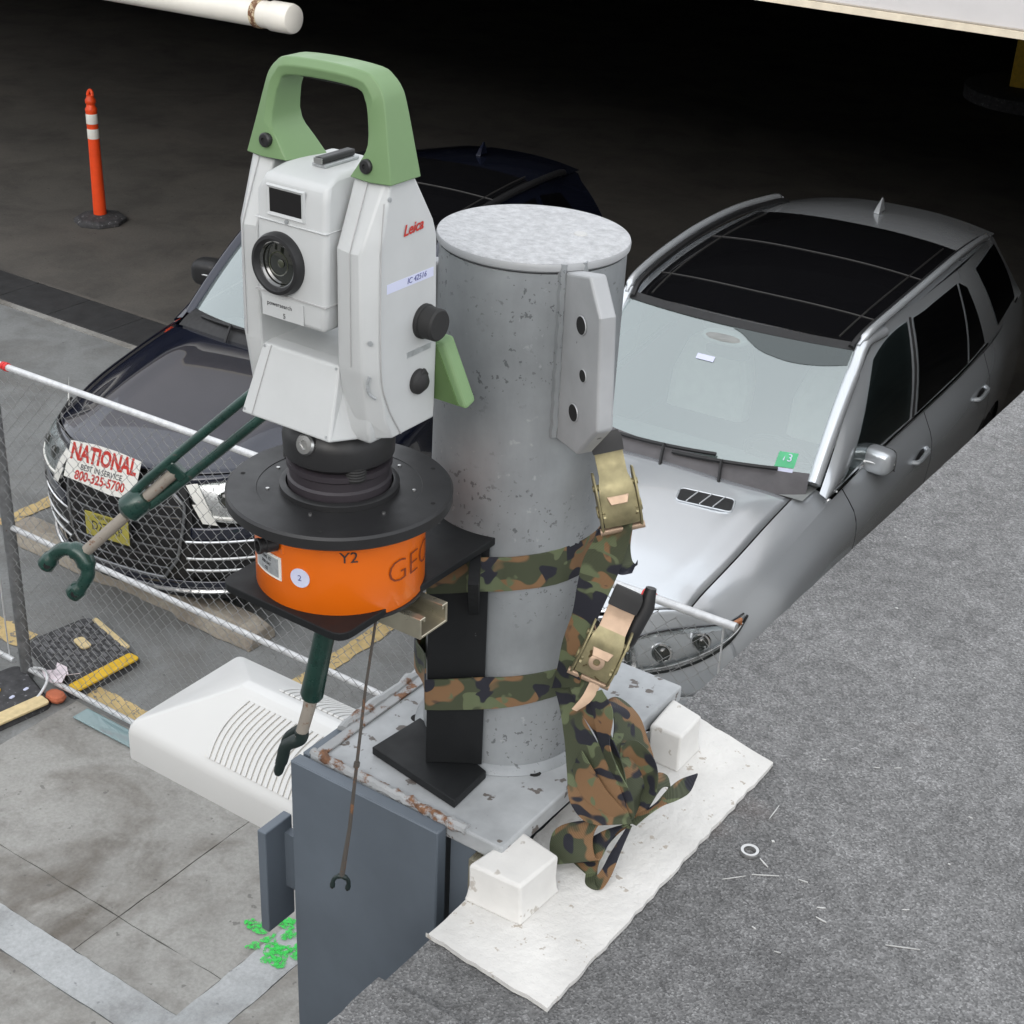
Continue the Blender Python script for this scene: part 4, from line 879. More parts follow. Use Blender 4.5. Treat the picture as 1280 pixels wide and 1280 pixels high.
jaw(t1, K1 + d1 * .002, (E1 - K1), V(.35, -.05, -.75) , V(.7, -.5, .4), 0.043, 'greencoat', rr=.155)
t2 = thing('turnbuckle', 'short dark green turnbuckle hanging below the orange drum', 'turnbuckle', tuple((-0.8036,0.9126,3.6160)), group='rigging turnbuckles')
A2 = Vector((-0.8058,0.9112,3.5937)); J2 = Vector((-0.8194,0.9021,3.5099)); K2 = Vector((-0.8284,0.8961,3.4652)); E2 = Vector((-0.8480,0.8830,3.4185))
d2 = (J2 - A2).normalized()
MB().tube([A2 - d2 * .03, A2, A2.lerp(J2, .5), J2 - d2 * .004, J2], [.0085, .0098, .0102, .0112, .0095], 14).build('body', 'greencoat', t2)
MB().tube([J2, J2 + d2 * .012, K2], [.0068, .0062, .0060], 12).build('threaded_rod', 'rustrod', t2)
Q2 = Vector((-0.8401,0.8883,3.4532)); R2 = Vector((-0.8436,0.8859,3.4378))
MB().tube(crv([K2 - d2 * .006, K2 + d2 * .003, Q2, R2, E2], 6), [.0068] * 10 + [.0062] * 10 + [.0052, .0052, .0050, .0046, .003], 10).build('jaw', 'blackjaw', t2)
MB().tube(crv([K2 - d2 * .004 - NV * .008, Q2 - NV * .014, R2 - NV * .016, E2 - NV * .016], 6), .0052, 10).build('jaw', 'blackjaw', t2)
t3 = thing('hanging_hook_rod', 'thin rusty rod with small jaw hanging in front of column', 'rod', tuple((-0.7533,0.9161,3.6099)))
P3 = [Vector(p) for p in ((-0.7527,0.9165,3.6142), (-0.7607,0.9112,3.5406), (-0.7679,0.9064,3.4541), (-0.7741,0.9023,3.3774), (-0.7811,0.8976,3.3162))]
MB().tube(P3, [.0013, .0014, .0016, .0020, .0028], 8).build('rod', 'thinrod', t3)
d3 = (P3[-1] - P3[-2]).normalized()
MB().tube([P3[2] - d3 * .002, P3[2] + d3 * .003], [.003, .003], 8).build('rod_joint', 'thinrod', t3)
jaw(t3, P3[-1] - d3 * .001, d3, V(.832, .555, 0.1), NV, 0.0155, 'blackjaw')

# ------------------------------------------------------------------ camouflage ratchet straps
def ringpts(A, B):
    # carry the visible band on round the far side of the pipe
    c = pc.xy; out_a = []; out_b = []
    za, zb_ = A[0].z, B[0].z; ze, zf = A[-1].z, B[-1].z
    a0 = math.atan2(A[-1].y - c.y, A[-1].x - c.x); a1 = math.atan2(A[0].y - c.y, A[0].x - c.x)
    while a1 < a0: a1 += 2 * math.pi
    for i in range(1, 14):
        t = i / 14; a = a0 + (a1 - a0) * t; r = .0905 + (0.012 if t > .8 else 0)
        out_a.append(V(c.x + r * math.cos(a), c.y + r * math.sin(a), ze + (za - ze) * t)); out_b.append(V(c.x + r * math.cos(a), c.y + r * math.sin(a), zf + (zb_ - zf) * t))
    return out_a, out_b
def vec(L): return [Vector(p) for p in L]
s1t = vec([(-0.7894,1.0389,3.6068), (-0.7689,1.0526,3.6107), (-0.7471,1.0671,3.6139), (-0.7377,1.0833,3.6101), (-0.7206,1.0938,3.6124), (-0.6985,1.1191,3.6154), (-0.6863,1.1576,3.6173), (-0.6875,1.1864,3.6165)])
s1b = vec([(-0.7890,1.0392,3.5709), (-0.7682,1.0530,3.5731), (-0.7462,1.0677,3.5763), (-0.7365,1.0838,3.5724), (-0.7194,1.0948,3.5755), (-0.6953,1.1250,3.5769), (-0.6860,1.1632,3.5776), (-0.6906,1.1964,3.5742)])
k1 = thing('ratchet_strap', 'upper camouflage ratchet strap holding the bracket to the pipe', 'ratchet strap', tuple(pc.xy) + (s1t[3].z,), group='camouflage ratchet straps')
ra, rb_ = ringpts(s1t, s1b)
MB().ribbon(s1t + ra + [s1t[0]], s1b + rb_ + [s1b[0]], 0.0018, 3).build('band', 'camo', k1, smooth=60)
s2t = vec([(-0.7891,1.0391,3.4698), (-0.7664,1.0542,3.4722), (-0.7437,1.0694,3.4756), (-0.7333,1.0855,3.4715), (-0.7144,1.0992,3.4740), (-0.6946,1.1264,3.4747), (-0.6868,1.1534,3.4727), (-0.6850,1.1674,3.4731)])
s2b = vec([(-0.7887,1.0393,3.4337), (-0.7657,1.0547,3.4352), (-0.7427,1.0700,3.4377), (-0.7321,1.0861,3.4344), (-0.7133,1.1002,3.4387), (-0.6938,1.1282,3.4417), (-0.6867,1.1537,3.4399), (-0.6851,1.1680,3.4400)])
k2 = thing('ratchet_strap', 'lower camouflage ratchet strap with its long tail coiled at pipe foot', 'ratchet strap', tuple(pc.xy) + (s2t[3].z,), group='camouflage ratchet straps')
ra, rb_ = ringpts(s2t, s2b)
MB().ribbon(s2t + ra + [s2t[0]], s2b + rb_ + [s2b[0]], 0.0018, 3).build('band', 'camo', k2, smooth=60)
def tail(A, B, par, th=0.0013): return MB().ribbon(vec(A), vec(B), th, 7).build('loose_tail', 'camo', par, smooth=70)
# tail of the upper strap, twisting down between the ratchets
tail([(-0.6620,1.1478,3.6458), (-0.6661,1.1419,3.6284), (-0.6700,1.1315,3.6102), (-0.6708,1.1252,3.5858), (-0.6732,1.1238,3.5537), (-0.6771,1.1156,3.5236), (-0.6804,1.1136,3.4902), (-0.6867,1.1156,3.4624)],
     [(-0.6289,1.1492,3.6694), (-0.6275,1.1442,3.6478), (-0.6287,1.1378,3.6239), (-0.6351,1.1343,3.5966), (-0.6416,1.1249,3.5680), (-0.6468,1.1161,3.5400), (-0.6486,1.1093,3.5102), (-0.6506,1.1081,3.4835)], k1)
tail([(-0.6474,1.1446,3.6478), (-0.6441,1.1407,3.6243), (-0.6384,1.1382,3.6079), (-0.6303,1.1370,3.6061), (-0.6220,1.1438,3.6078)],
     [(-0.6354,1.1627,3.6513), (-0.6341,1.1577,3.6292), (-0.6292,1.1547,3.6146), (-0.6233,1.1545,3.6114), (-0.6244,1.1573,3.6151)], k1)
# lower strap: broad fall, right-hand loop, coil and end
tail([(-0.6873,1.1211,3.4611), (-0.6735,1.1119,3.4456), (-0.6598,1.1027,3.4174), (-0.6481,1.0922,3.3891), (-0.6367,1.0815,3.3658), (-0.6193,1.0800,3.3509), (-0.6000,1.0794,3.3528)],
     [(-0.6668,1.1218,3.4810), (-0.6518,1.1132,3.4543), (-0.6253,1.1054,3.4314), (-0.6031,1.1006,3.4150), (-0.5848,1.0934,3.3934), (-0.5721,1.0888,3.3747), (-0.5662,1.0863,3.3672)], k2)
tail([(-0.6698,1.1142,3.4837), (-0.6581,1.1095,3.4700), (-0.6477,1.1098,3.4531), (-0.6305,1.1140,3.4291), (-0.6183,1.1150,3.3993), (-0.6058,1.1105,3.3728)],
     [(-0.6505,1.1198,3.4964), (-0.6376,1.1133,3.4786), (-0.6263,1.1140,3.4601), (-0.6124,1.1126,3.4379), (-0.5967,1.1120,3.4111), (-0.5853,1.1102,3.3778)], k2)
tail([(-0.6383,1.1210,3.4363), (-0.6400,1.1316,3.4463), (-0.6353,1.1457,3.4445), (-0.6273,1.1443,3.4280), (-0.6181,1.1266,3.4026), (-0.6005,1.1134,3.3786), (-0.5779,1.1028,3.3549)],
     [(-0.6548,1.1634,3.4303), (-0.6433,1.1755,3.4367), (-0.6215,1.1815,3.4217), (-0.6070,1.1778,3.4030), (-0.5879,1.1651,3.3806), (-0.5801,1.1354,3.3616), (-0.5764,1.1092,3.3474)], k2)
wv_ = (V(*(-0.6460,1.0701,3.3255)) - V(*(-0.6019,1.0784,3.3484)))
def coil(P, par, wf):
    B = vec(P); A = [p + wv_ * f_ for p, f_ in zip(B, wf)]
    return MB().ribbon(A, B, 0.0013, 7).build('loose_tail', 'camo', par, smooth=70)
coil([(-0.5741,1.0991,3.3581), (-0.5920,1.0964,3.3560), (-0.6013,1.0845,3.3519), (-0.5997,1.0693,3.3443), (-0.5902,1.0586,3.3339), (-0.5841,1.0597,3.3313), (-0.5840,1.0734,3.3405), (-0.5813,1.0874,3.3509), (-0.5736,1.0971,3.3566)], k2, [.5, .8, 1, 1, 1, .98, .75, .4, .15])
coil([(-0.5807,1.1125,3.3420), (-0.5927,1.1062,3.3267), (-0.5984,1.0940,3.3132), (-0.5934,1.0729,3.3072), (-0.5831,1.0522,3.3062), (-0.5743,1.0502,3.3051), (-0.5718,1.0630,3.3151), (-0.5724,1.0797,3.3341), (-0.5712,1.0961,3.3564)], k2, [.15, .4, .75, .85, .88, .85, .35, .22, .10])
coil([(-0.5774,1.1041,3.3512), (-0.5881,1.0985,3.3393), (-0.5937,1.0863,3.3259), (-0.5930,1.0730,3.3135), (-0.5875,1.0624,3.3051)], k2, [.1, .3, .6, .8, .85])
tail([(-0.5724,1.0943,3.3610), (-0.5673,1.1083,3.3667), (-0.5606,1.1228,3.3728), (-0.5576,1.1388,3.3804), (-0.5524,1.1547,3.3863), (-0.5393,1.1663,3.3934)],
     [(-0.5649,1.0926,3.3618), (-0.5590,1.1046,3.3701), (-0.5503,1.1168,3.3787), (-0.5403,1.1272,3.3840), (-0.5349,1.1430,3.3867), (-0.5376,1.1616,3.3931)], k2)
tail([(-0.5735,1.1107,3.3580), (-0.5796,1.1244,3.3667), (-0.5842,1.1501,3.3740), (-0.5821,1.1624,3.3767), (-0.5731,1.1669,3.3742), (-0.5662,1.1591,3.3679), (-0.5657,1.1426,3.3641)],
     [(-0.5668,1.1085,3.3607), (-0.5660,1.1201,3.3679), (-0.5690,1.1410,3.3696), (-0.5690,1.1521,3.3708), (-0.5653,1.1573,3.3694), (-0.5597,1.1511,3.3678), (-0.5579,1.1353,3.3663)], k2)
tail([(-0.6426,1.1128,3.4749), (-0.6299,1.1051,3.4586), (-0.6176,1.1005,3.4328), (-0.6011,1.0983,3.4074), (-0.5842,1.0938,3.3836), (-0.5734,1.0905,3.3670)],
     [(-0.6288,1.1149,3.4853), (-0.6089,1.1054,3.4724), (-0.6035,1.0946,3.4426), (-0.5920,1.0941,3.4191), (-0.5736,1.0949,3.3920), (-0.5670,1.0915,3.3715)], k2)
tail([(-0.6425,1.0932,3.3961), (-0.6310,1.0860,3.3809), (-0.6129,1.0825,3.3717), (-0.5945,1.0836,3.3689), (-0.5744,1.0877,3.3663)],
     [(-0.6330,1.0918,3.4231), (-0.6139,1.0889,3.4061), (-0.5981,1.0862,3.3935), (-0.5846,1.0867,3.3838), (-0.5695,1.0879,3.3725)], k2)
tail([(-0.5734,1.1028,3.3570), (-0.5742,1.1148,3.3692), (-0.5788,1.1305,3.3795), (-0.5910,1.1399,3.3901), (-0.6039,1.1376,3.4016), (-0.6093,1.1279,3.4008)],
     [(-0.5698,1.1013,3.3578), (-0.5647,1.1129,3.3690), (-0.5638,1.1291,3.3875), (-0.5772,1.1425,3.4070), (-0.5991,1.1425,3.4209), (-0.6111,1.1315,3.4178)], k2)
# ratchet buckles
CU = -Vector((0.295427, -0.361957, -0.884144)); CR = Vector((0.819267, 0.572046, 0.039561)); CF = Vector((-0.491451, 0.736037, -0.465537))
def ratchet(par, top, bot, x_c, m_handle, scale, lever_off):
    top = Vector(top); bot = Vector(bot); d = (bot - top).normalized(); n = -CF; n = (n - d * n.dot(d)).normalized(); s_ = d.cross(n).normalized()
    if s_.dot(CR) < 0: s_ = -s_
    L = (bot - top).length
    def P(u, v_, w_): return top + d * u * L + s_ * v_ + n * w_
    # bent handle plate with a black grip at its end
    W = 0.0135 * scale
    A = [P(-.02, -W, .004), P(.12, -W, .005), P(.28, -W, .006), P(.40, -W, .010), P(.52, -W * 1.22, .014), P(.66, -W * 1.28, .014), P(.82, -W * 1.28, .012), P(.92, -W * 1.25, .007)]
    B = [P(-.02, W, .004), P(.12, W, .005), P(.28, W, .006), P(.40, W, .010), P(.52, W * 1.22, .014), P(.66, W * 1.28, .014), P(.82, W * 1.28, .012), P(.92, W * 1.25, .007)]
    h = MB().ribbon(A[:4], B[:4], 0.003, 4).build('ratchet_handle', m_handle, par, smooth=40)
    MB().ribbon([P(-.05, -W * 1.08, .004), P(.02, -W * 1.1, .0045), P(.16, -W * 1.08, .005)], [P(-.05, W * .9, .004), P(.02, W * 1.1, .0045), P(.16, W * 1.08, .005)], 0.0075, 4).build('handle_grip', 'black_ts', h, smooth=40)
    body = MB().ribbon(A[3:], B[3:], 0.004, 5).build('ratchet_body', 'gold', par, smooth=40)
    # side cheeks, gear wheels, spool
    for sg in (-1, 1):
        o_ = sg * W * 1.32
        poly = [P(.34, o_, .012), P(.50, o_, .020), P(.70, o_, .020), P(.90, o_, .012), P(1.0, o_, .001), P(.98, o_, -.008), P(.80, o_, -.010), P(.45, o_, -.006), P(.34, o_, 0)]
        MB().prism(rpoly(poly, .006, 3), s_ * .0022 * sg).build('cheek_plate', 'gold', par, smooth=0, bevel=.0006)
        g = [P(.76, sg * W * 1.08, .004) + (d * math.cos(a) + n * math.sin(a)) * (.0125 if i % 2 else .0105) * scale for i, a in enumerate([k * math.pi / 14 for k in range(28)])]
        MB().prism(g, s_ * .0024 * sg).build('ratchet_wheel', 'gold', par, smooth=0)
    MB().cyl(P(.76, -W * 1.6, .004), P(.76, W * 1.6, .004), .0058 * scale, 16).build('spool', 'gold', par)
    MB().cyl(P(.80, -W * .95, .001), P(.80, W * .95, .001), .0125 * scale, 20).build('webbing_roll', 'camo', par)
    MB().cyl(P(.50, -W * 1.6, .010), P(.50, W * 1.6, .010), .0032 * scale, 12).build('handle_pin', 'gold', par)
    MB().cyl(P(.99, -W * 1.6, -.003), P(.99, W * 1.6, -.003), .0036 * scale, 12).build('anchor_pin', 'gold_pink', par)
    MB().prism([P(.60, -W * .8, .0145), P(.60, W * .8, .0145), P(.69, W * .6, .0165), P(.69, -W * .6, .0165)], n * .0025).build('pawl', 'gold_pink', par, smooth=0, bevel=.0008)
    for k in range(3):
        MB().lathe([(.0018, 0), (.0018, .0006), (0, .0008)], 8, n, P(.50 + .05 * k, W * (.15 if k else .3), .0150)).build('stamped_dot', 'liner', par)
    if lever_off:
        MB().tube([P(-.14, W * 1.3, -.003), P(.05, W * 1.55, -.004), P(.45, W * 1.45, -.004), P(.62, W * 1.2, -.003)], [.0055, .0085, .0075, .005], 10).build('lever_sleeve', 'black_ts', par)
        MB().ribbon([P(.98, W * .2, -.002), P(1.18, W * .1, .001), P(1.34, W * -.2, .003)], [P(.98, W * 1.0, -.002), P(1.18, W * .85, .001), P(1.34, W * .2, .003)], .0028, 5).build('hook_plate', 'gold_pink', par, smooth=40)
        MB().lathe([(.0075 * scale, -.001), (.0078 * scale, .001), (.006 * scale, .0016), (.0035 * scale, .0016), (.0035 * scale, -.001)], 20, n, P(.74, -W * .1, .0168), cap=False).build('rivet', 'gold_pink', par)
    return h
ratchet(k1, (-0.6697,1.1548,3.7346), (-0.6363,1.1451,3.6496), 0, 'gold', 1.0, False)
ratchet(k2, (-0.6270,1.1502,3.5797), (-0.6435,1.1122,3.4919), 0, 'gold_pink', 1.02, True)

# ------------------------------------------------------------------ cars (local: +x right of picture, +y to the tail, z up, origin under the nose)
def car(c):
    root = thing(c['name'], c['label'], 'car', c['loc'], c['rot'], None, local=True)
    PM = c['paint']; L = c['L']; Yn = c['Yn']                    # Yn: y where fascia meets the side
    Y = c['Y']; f = {k: interp(Y, c[k]) for k in ('XT', 'ZT', 'XS', 'ZS', 'XM', 'ZM', 'XB')}
    yw = c['wheels']; R = c['wr'] + 0.055
    def zbot(y):
        z = c['sill']
        for q in yw:
            if abs(y - q) < R: z = max(z, c['wr'] + math.sqrt(R * R - (y - q) ** 2))
        return z
    def side_x(y, z):
        zs = [zbot(y) if False else c['sill'], f['ZM'](y), f['ZS'](y), f['ZT'](y)]; xs = [f['XB'](y), f['XM'](y), f['XS'](y), f['XT'](y)]
        return interp(zs, xs)(min(z, zs[-1]))
    def side(s, y, v):
        zt = f['ZT'](y); zb = zbot(y); z = zt + (zb - zt) * v
        return V(s * side_x(y, z), y, z)
    a = interp(*c['nose'])                                        # fascia profile: z -> y
    def hz(y, t):
        zc = c['hz'](y); zt = f['ZT'](max(y, Yn)); q = abs(t)
        z = zc - (zc - zt) * (.35 * q ** 2 + .65 * q ** 7)
        for y0, y1, t0, wd, h in c['bulge']:
            e = max(0, min(1, (y - y0) / 0.35)) * max(0, min(1, (y1 - y) / 0.3)); e = e * e * (3 - 2 * e); g = math.exp(-((q - t0) / wd) ** 2); z += h * e * g
        return z
    def yfr(t): return c['y0'] + (Yn - c['y0']) * abs(t) ** c['pw']
    def ycw(t): return c['yc'] + c['ycd'] * abs(t) ** 2
    def hood(t, u):
        y = yfr(t) + (ycw(t) - yfr(t)) * u
        return V(t * f['XT'](max(y, Yn)), y, hz(y, t))
    zf0 = c['fz0']
    def fascia(t, v):                                              # v 0 top .. 1 bottom
        zt = hz(yfr(t), t); z = zt + (zf0 - zt) * v
        yy = a(z) ; k = abs(t) ** c['pw']; y = yy + (Yn - yy) * k
        return V(t * side_x(Yn, min(z, f['ZT'](Yn))) , y, z)
    g = .004
    # liner that closes the inside
    MB().box((-.66, .55, .28), (.66, L - .3, .86)).build('under_body', 'liner', root, smooth=0, bevel=.05)
    MB().grid(lambda t, u: hood(t, u) + V(0, .012, -.022), -.985, .985, .01, .99, 12, 8).build('bay_liner', 'liner', root)
    MB().grid(lambda t, v: fascia(t * .97, v) + V(0, .035, 0), -1, 1, .03, 1, 16, 10).build('front_liner', 'liner', root)
    HF = c['hf']
    MB().grid(lambda t, u: hood(t, u), -HF + .004, HF - .004, .012, .985, 36, 26).build('bonnet', PM, root, solid=0.004)
    for s in (-1, 1):
        MB().grid(lambda t, u: hood(s * t, u), HF + .004, 1.0, 0, 1.16, 6, 30, flip=s < 0).build('wing_top', PM, root)
        MB().grid(lambda y, v: side(s, y, v), Yn - .012, c['doors'][0] - g, 0, 1, 34, 14, flip=s > 0).build('front_wing', PM, root)
        MB().grid(lambda y, v: side(s, y, v) - V(s * .02, 0, 0), Yn + .02, L - .3, 0.02, 1, 60, 6, flip=s > 0).build('side_liner', 'liner', root)
        for i in range(2):
            d0, d1 = c['doors'][i] + g, c['doors'][i + 1] - g
            dr_ = MB().grid(lambda y, v: side(s, y, v), d0, d1, 0.0, .90, 22, 14, flip=s > 0).build('door', PM, root)
            yh = d1 - .17; zh = f['ZS'](yh) + c['dh']; xh = side_x(yh, zh)
            hd_ = MB().tube(crv([V(s * (xh - .01), yh - .11, zh), V(s * (xh + .022), yh - .085, zh + .002), V(s * (xh + .026), yh, zh + .006), V(s * (xh + .022), yh + .075, zh + .008), V(s * (xh - .01), yh + .10, zh + .008)], 4), .013, 8).build('door_handle', c['handle'], dr_)
            MB().ellipsoid((s * xh, yh, zh), (.004, .075, .03), 1, 14, 8).build('handle_recess', 'trim', dr_)
        MB().grid(lambda y, v: side(s, y, v), c['doors'][2] + g, L - .28, 0, 1, 30, 14, flip=s > 0).build('rear_wing', PM, root)
        MB().grid(lambda y, v: side(s, y, .905 + .095 * v) + V(s * .004, 0, 0), c['doors'][0], c['doors'][2], 0, 1, 20, 2, flip=s > 0).build('sill_trim', 'trim', root)
        for q in yw:
            wx_ = s * (side_x(q, .45) - .125)
            o = V(wx_, q, c['wr']); r = c['wr']
            ty = MB().lathe([(r * .66, -.11), (r * .93, -.115), (r, -.09), (r, .09), (r * .93, .115), (r * .66, .11)], 40, (s, 0, 0), o, cap=False).build('tyre', 'tyre', root)
            rm = MB().lathe([(r * .67, -.09), (r * .67, .10), (r * .62, .105), (r * .60, .07), (r * .60, -.08)], 40, (s, 0, 0), o, cap=False).build('rim', 'alu', root)
            for k in range(5):
                a_ = 2 * math.pi * k / 5; dv = V(0, math.cos(a_), math.sin(a_)); tv = V(0, -math.sin(a_), math.cos(a_)); e = V(s * .08, 0, 0)
                MB().prism([o + e + tv * .035, o + e + dv * r * .62 + tv * .022, o + e + dv * r * .62 - tv * .022, o + e - tv * .035], V(s * .02, 0, 0)).build('spoke', 'alu', rm, smooth=0, bevel=.004)
    # glasshouse
    B = [interp(*q) for q in c['gb']]; T = [interp(*q) for q in c['gt']]
    def gh(s, u, v):
        b = V(B[0](u), B[1](u), B[2](u)); t = V(T[0](u), T[1](u), T[2](u)); p = b.lerp(t, v); p.x += .028 * math.sin(math.pi * v)
        return V(s * p.x, p.y, p.z)
    def ws(t, u):     # windscreen, u 0 base .. 1 top
        q = abs(t); yb = c['wb'][1] + (c['wbc'][1] - c['wb'][1]) * q ** 2; zb = c['wb'][2] + (c['wbc'][2] - c['wb'][2]) * q ** 2
        yt = c['wt'][1] + (c['wtc'][1] - c['wt'][1]) * q ** 2; zt = c['wt'][2] + (c['wtc'][2] - c['wt'][2]) * q ** 2
        x = t * (c['wbc'][0] + (c['wtc'][0] - c['wbc'][0]) * u)
        return V(x, yb + (yt - yb) * u, zb + (zt - zb) * u + .035 * math.sin(math.pi * u))
    rz = interp(c['RY'], c['RZ']); rx = interp(c['RY'], c['RX'])
    def roof(t, u):
        y0 = c['wt'][1] + (c['wtc'][1] - c['wt'][1]) * abs(t) ** 2; y = y0 + (c['RY'][-1] - y0) * u
        return V(t * rx(y), y, rz(y) - c['rdrop'] * abs(t) ** 2.3)
    MB().grid(lambda t, u: roof(t, u) - V(0, 0, .012), -1, 1, 0, 1, 20, 30).build('roof', PM, root)
    for nm, t0, t1_, y0, y1, m in c['roofglass']:
        y00 = c['wt'][1]; Ly = c['RY'][-1] - y00
        MB().grid(lambda t, u: roof(t, u) + V(0, 0, .0), -t1_, t1_, (y0 - y00) / Ly, (y1 - y00) / Ly, 18, 10).build(nm, m, root)
    y0_, y1_ = c['roofglass'][0][3] + .01, c['roofglass'][-1][4] - .01; q_ = c['RY'][-1] - c['wt'][1]
    MB().grid(lambda t, u: roof(t, u) - V(0, 0, .006), -.91, .91, (y0_ - c['wt'][1]) / q_, (y1_ - c['wt'][1]) / q_, 18, 14).build('roof_seal', 'trim', root)
    for s in (-1, 1):
        MB().grid(lambda u, v: gh(s, u, v), 0, 1, 0, 1, 40, 8, flip=s < 0).build('pillar_frame', c['frame'], root)
        for nm, pts, m in c['glass']:
            def pg(i, j, pts=pts):
                p = [Vector((*q, 0)) for q in pts]; w_ = p[0].lerp(p[1], i).lerp(p[3].lerp(p[2], i), j)
                q = gh(s, w_.x, w_.y); return q + V(s * .005, 0, .002)
            MB().grid(pg, 0, 1, 0, 1, 14, 6, flip=s < 0).build(nm, m, root)
        for nm, pts, m in c['strips']:
            MB().tube(crv([gh(s, *p) + V(s * .006, 0, .002) for p in pts], 6), .007, 6).build(nm, m, root)
        # A pillar over the screen edge, roof rail
        MB().tube(crv([ws(s * 1.005, k / 6) + V(s * .012, .01, -.002) for k in range(7)] + [gh(s, c['up'], 1.0) + V(0, .1, .0)], 5), [.036] * 20 + [.032] * 11, 10).build('front_pillar', PM, root)
        if c['rail']:
            P = [V(s * x, y, z) for x, y, z in c['rail']]
            MB().tube(crv(P, 6), [.010] * 3 + [.021] * ((len(P) - 1) * 6 - 5) + [.010] * 3, 10).build('roof_rail', c['railm'], root)
            MB().tube(crv([p + V(-s * .035, 0, -.018) for p in P], 6), .016, 6).build('rail_channel', 'trim', root)
        # door mirror
        mx, my, mz = c['mirror']; K = c['mscale']
        mr = MB().ellipsoid((s * mx, my, mz), (.115 * K, .085 * K, .088 * K), .62, 26, 18, Matrix.Rotation(s * -.15, 3, 'Z')).build('door_mirror', c['mirm'], root, smooth=60)
        MB().ellipsoid((s * (mx + .01), my + .055 * K, mz), (.088 * K, .035, .068 * K), .6, 20, 12).build('mirror_glass', 'darkglass', mr)
        MB().tube([V(s * (mx - .22 * K), my - .03, mz - .09), V(s * (mx - .10 * K), my - .01, mz - .085 * K), V(s * (mx - .03), my, mz - .07 * K)], [.025, .022, .025], 10).build('mirror_arm', 'trim', mr)
        MB().tube(crv([V(s * (mx - .07 * K), my - .087 * K, mz + .005), V(s * (mx + .05 * K), my - .070 * K, mz + .002), V(s * (mx + .112 * K), my - .01 * K, mz)], 5), .006, 6).build('mirror_lamp', 'alu', mr)
        for k in range(2):
            MB().tube([V(s * (mx + .113 * K), my + .008, mz - .018 - .024 * k), V(s * (mx + .095 * K), my + .066 * K, mz - .018 - .024 * k)], .0035, 6).build('mirror_vent', 'trim', mr)
    MB().grid(ws, -.985, .985, 0.055, .985, 24, 12).build('windscreen', c['wglass'], root)
    # black print round the screen and cowl
    MB().grid(lambda t, u: ws(t, u) + V(0, -.003, .004), -.985, .985, .925, .99, 24, 2).build('screen_band', 'trim', root)
    MB().grid(lambda t, k: V(t * c['wbc'][0] * 1.04, ycw(t) - .03, hz(ycw(t), t) - .012).lerp(ws(t, .060), k) + V(0, 0, .012 * math.sin(math.pi * k)), -.985, .985, 0, 1, 24, 5).build('cowl', c['cowl'], root)
    for (tx0, ty0, tx1, ty1) in c['wipers']:
        P = [ws(tx0 + (tx1 - tx0) * k / 6, ty0 + (ty1 - ty0) * k / 6) + V(0, -.022, .018) for k in range(7)]
        wp = MB().tube(crv(P, 3), .010, 6).build('wiper', 'trim', root)
        MB().tube([ws(tx0 + (tx1 - tx0) * .55, -.06) + V(0, -.05, .01), P[3] + V(0, -.01, .012)], .009, 6).build('wiper_arm', 'trim', wp)
    # tail
    def rear(t, v):
        q = abs(t) ** 3; yb = L - .28; p0 = V(t * rx(c['RY'][-1]) * 1.02, c['RY'][-1] - .05 * q, rz(c['RY'][-1]) - .02 - c['rdrop'] * abs(t) ** 2.3)
        z1_ = f['ZT'](yb) ; p1 = V(t * f['XT'](yb), L - .10 - .18 * q, z1_); p2 = V(t * f['XS'](yb), L - .02 - .26 * q, .75); p3 = V(t * f['XB'](yb), L - .02 - .26 * q, c['sill'])
        return p0.lerp(p1, v / .4) if v < .4 else (p1.lerp(p2, (v - .4) / .3) if v < .7 else p2.lerp(p3, (v - .7) / .3))
    MB().grid(rear, -1, 1, 0, 1, 16, 20).build('tailgate', PM, root)
    MB().grid(lambda t, v: rear(t, v) + V(0, .006, 0), -.86, .86, .07, .36, 12, 4).build('rear_window', 'privgl', root)
    for s in (-1, 1):
        MB().grid(lambda t, v: rear(s * t, v) + V(0, .008, 0), .62, .98, .44, .60, 6, 4).build('tail_lamp', 'red', root)
    for yy in c['seams']:
        MB().tube([roof(-.9 + 1.8 * k / 20, (yy - c['wt'][1]) / (c['RY'][-1] - c['wt'][1])) + V(0, 0, .001) for k in range(21)], .0045, 6).build('roof_seam', 'seamgrey', root)
    for s in (-1, 1):
        MB().tube([roof(s * .80, k / 16 * .62 + .02) + V(0, 0, .001) for k in range(17)], .005, 6).build('roof_seam', 'seamgrey', root)
    # antenna fin
    ay = c['ant']; az = rz(ay)
    MB().loft([[V(-.018, ay - .05, az - .005), V(.018, ay - .05, az - .005), V(.018, ay + .06, az - .005), V(-.018, ay + .06, az - .005)], [V(-.012, ay - .02, az + .03), V(.012, ay - .02, az + .03), V(.012, ay + .05, az + .03), V(-.012, ay + .05, az + .03)], [V(-.003, ay + .03, az + .075), V(.003, ay + .03, az + .075), V(.003, ay + .05, az + .07), V(-.003, ay + .05, az + .07)]]).build('roof_aerial', c['antm'], root, smooth=60, bevel=.004)
    # cabin
    cab = MB().grid(lambda t, k: V(t * .66, c['wb'][1] + .06 + .55 * k, c['wb'][2] - .06 - .10 * k * k), -1, 1, 0, 1, 10, 6).build('dashboard', 'dash', root)
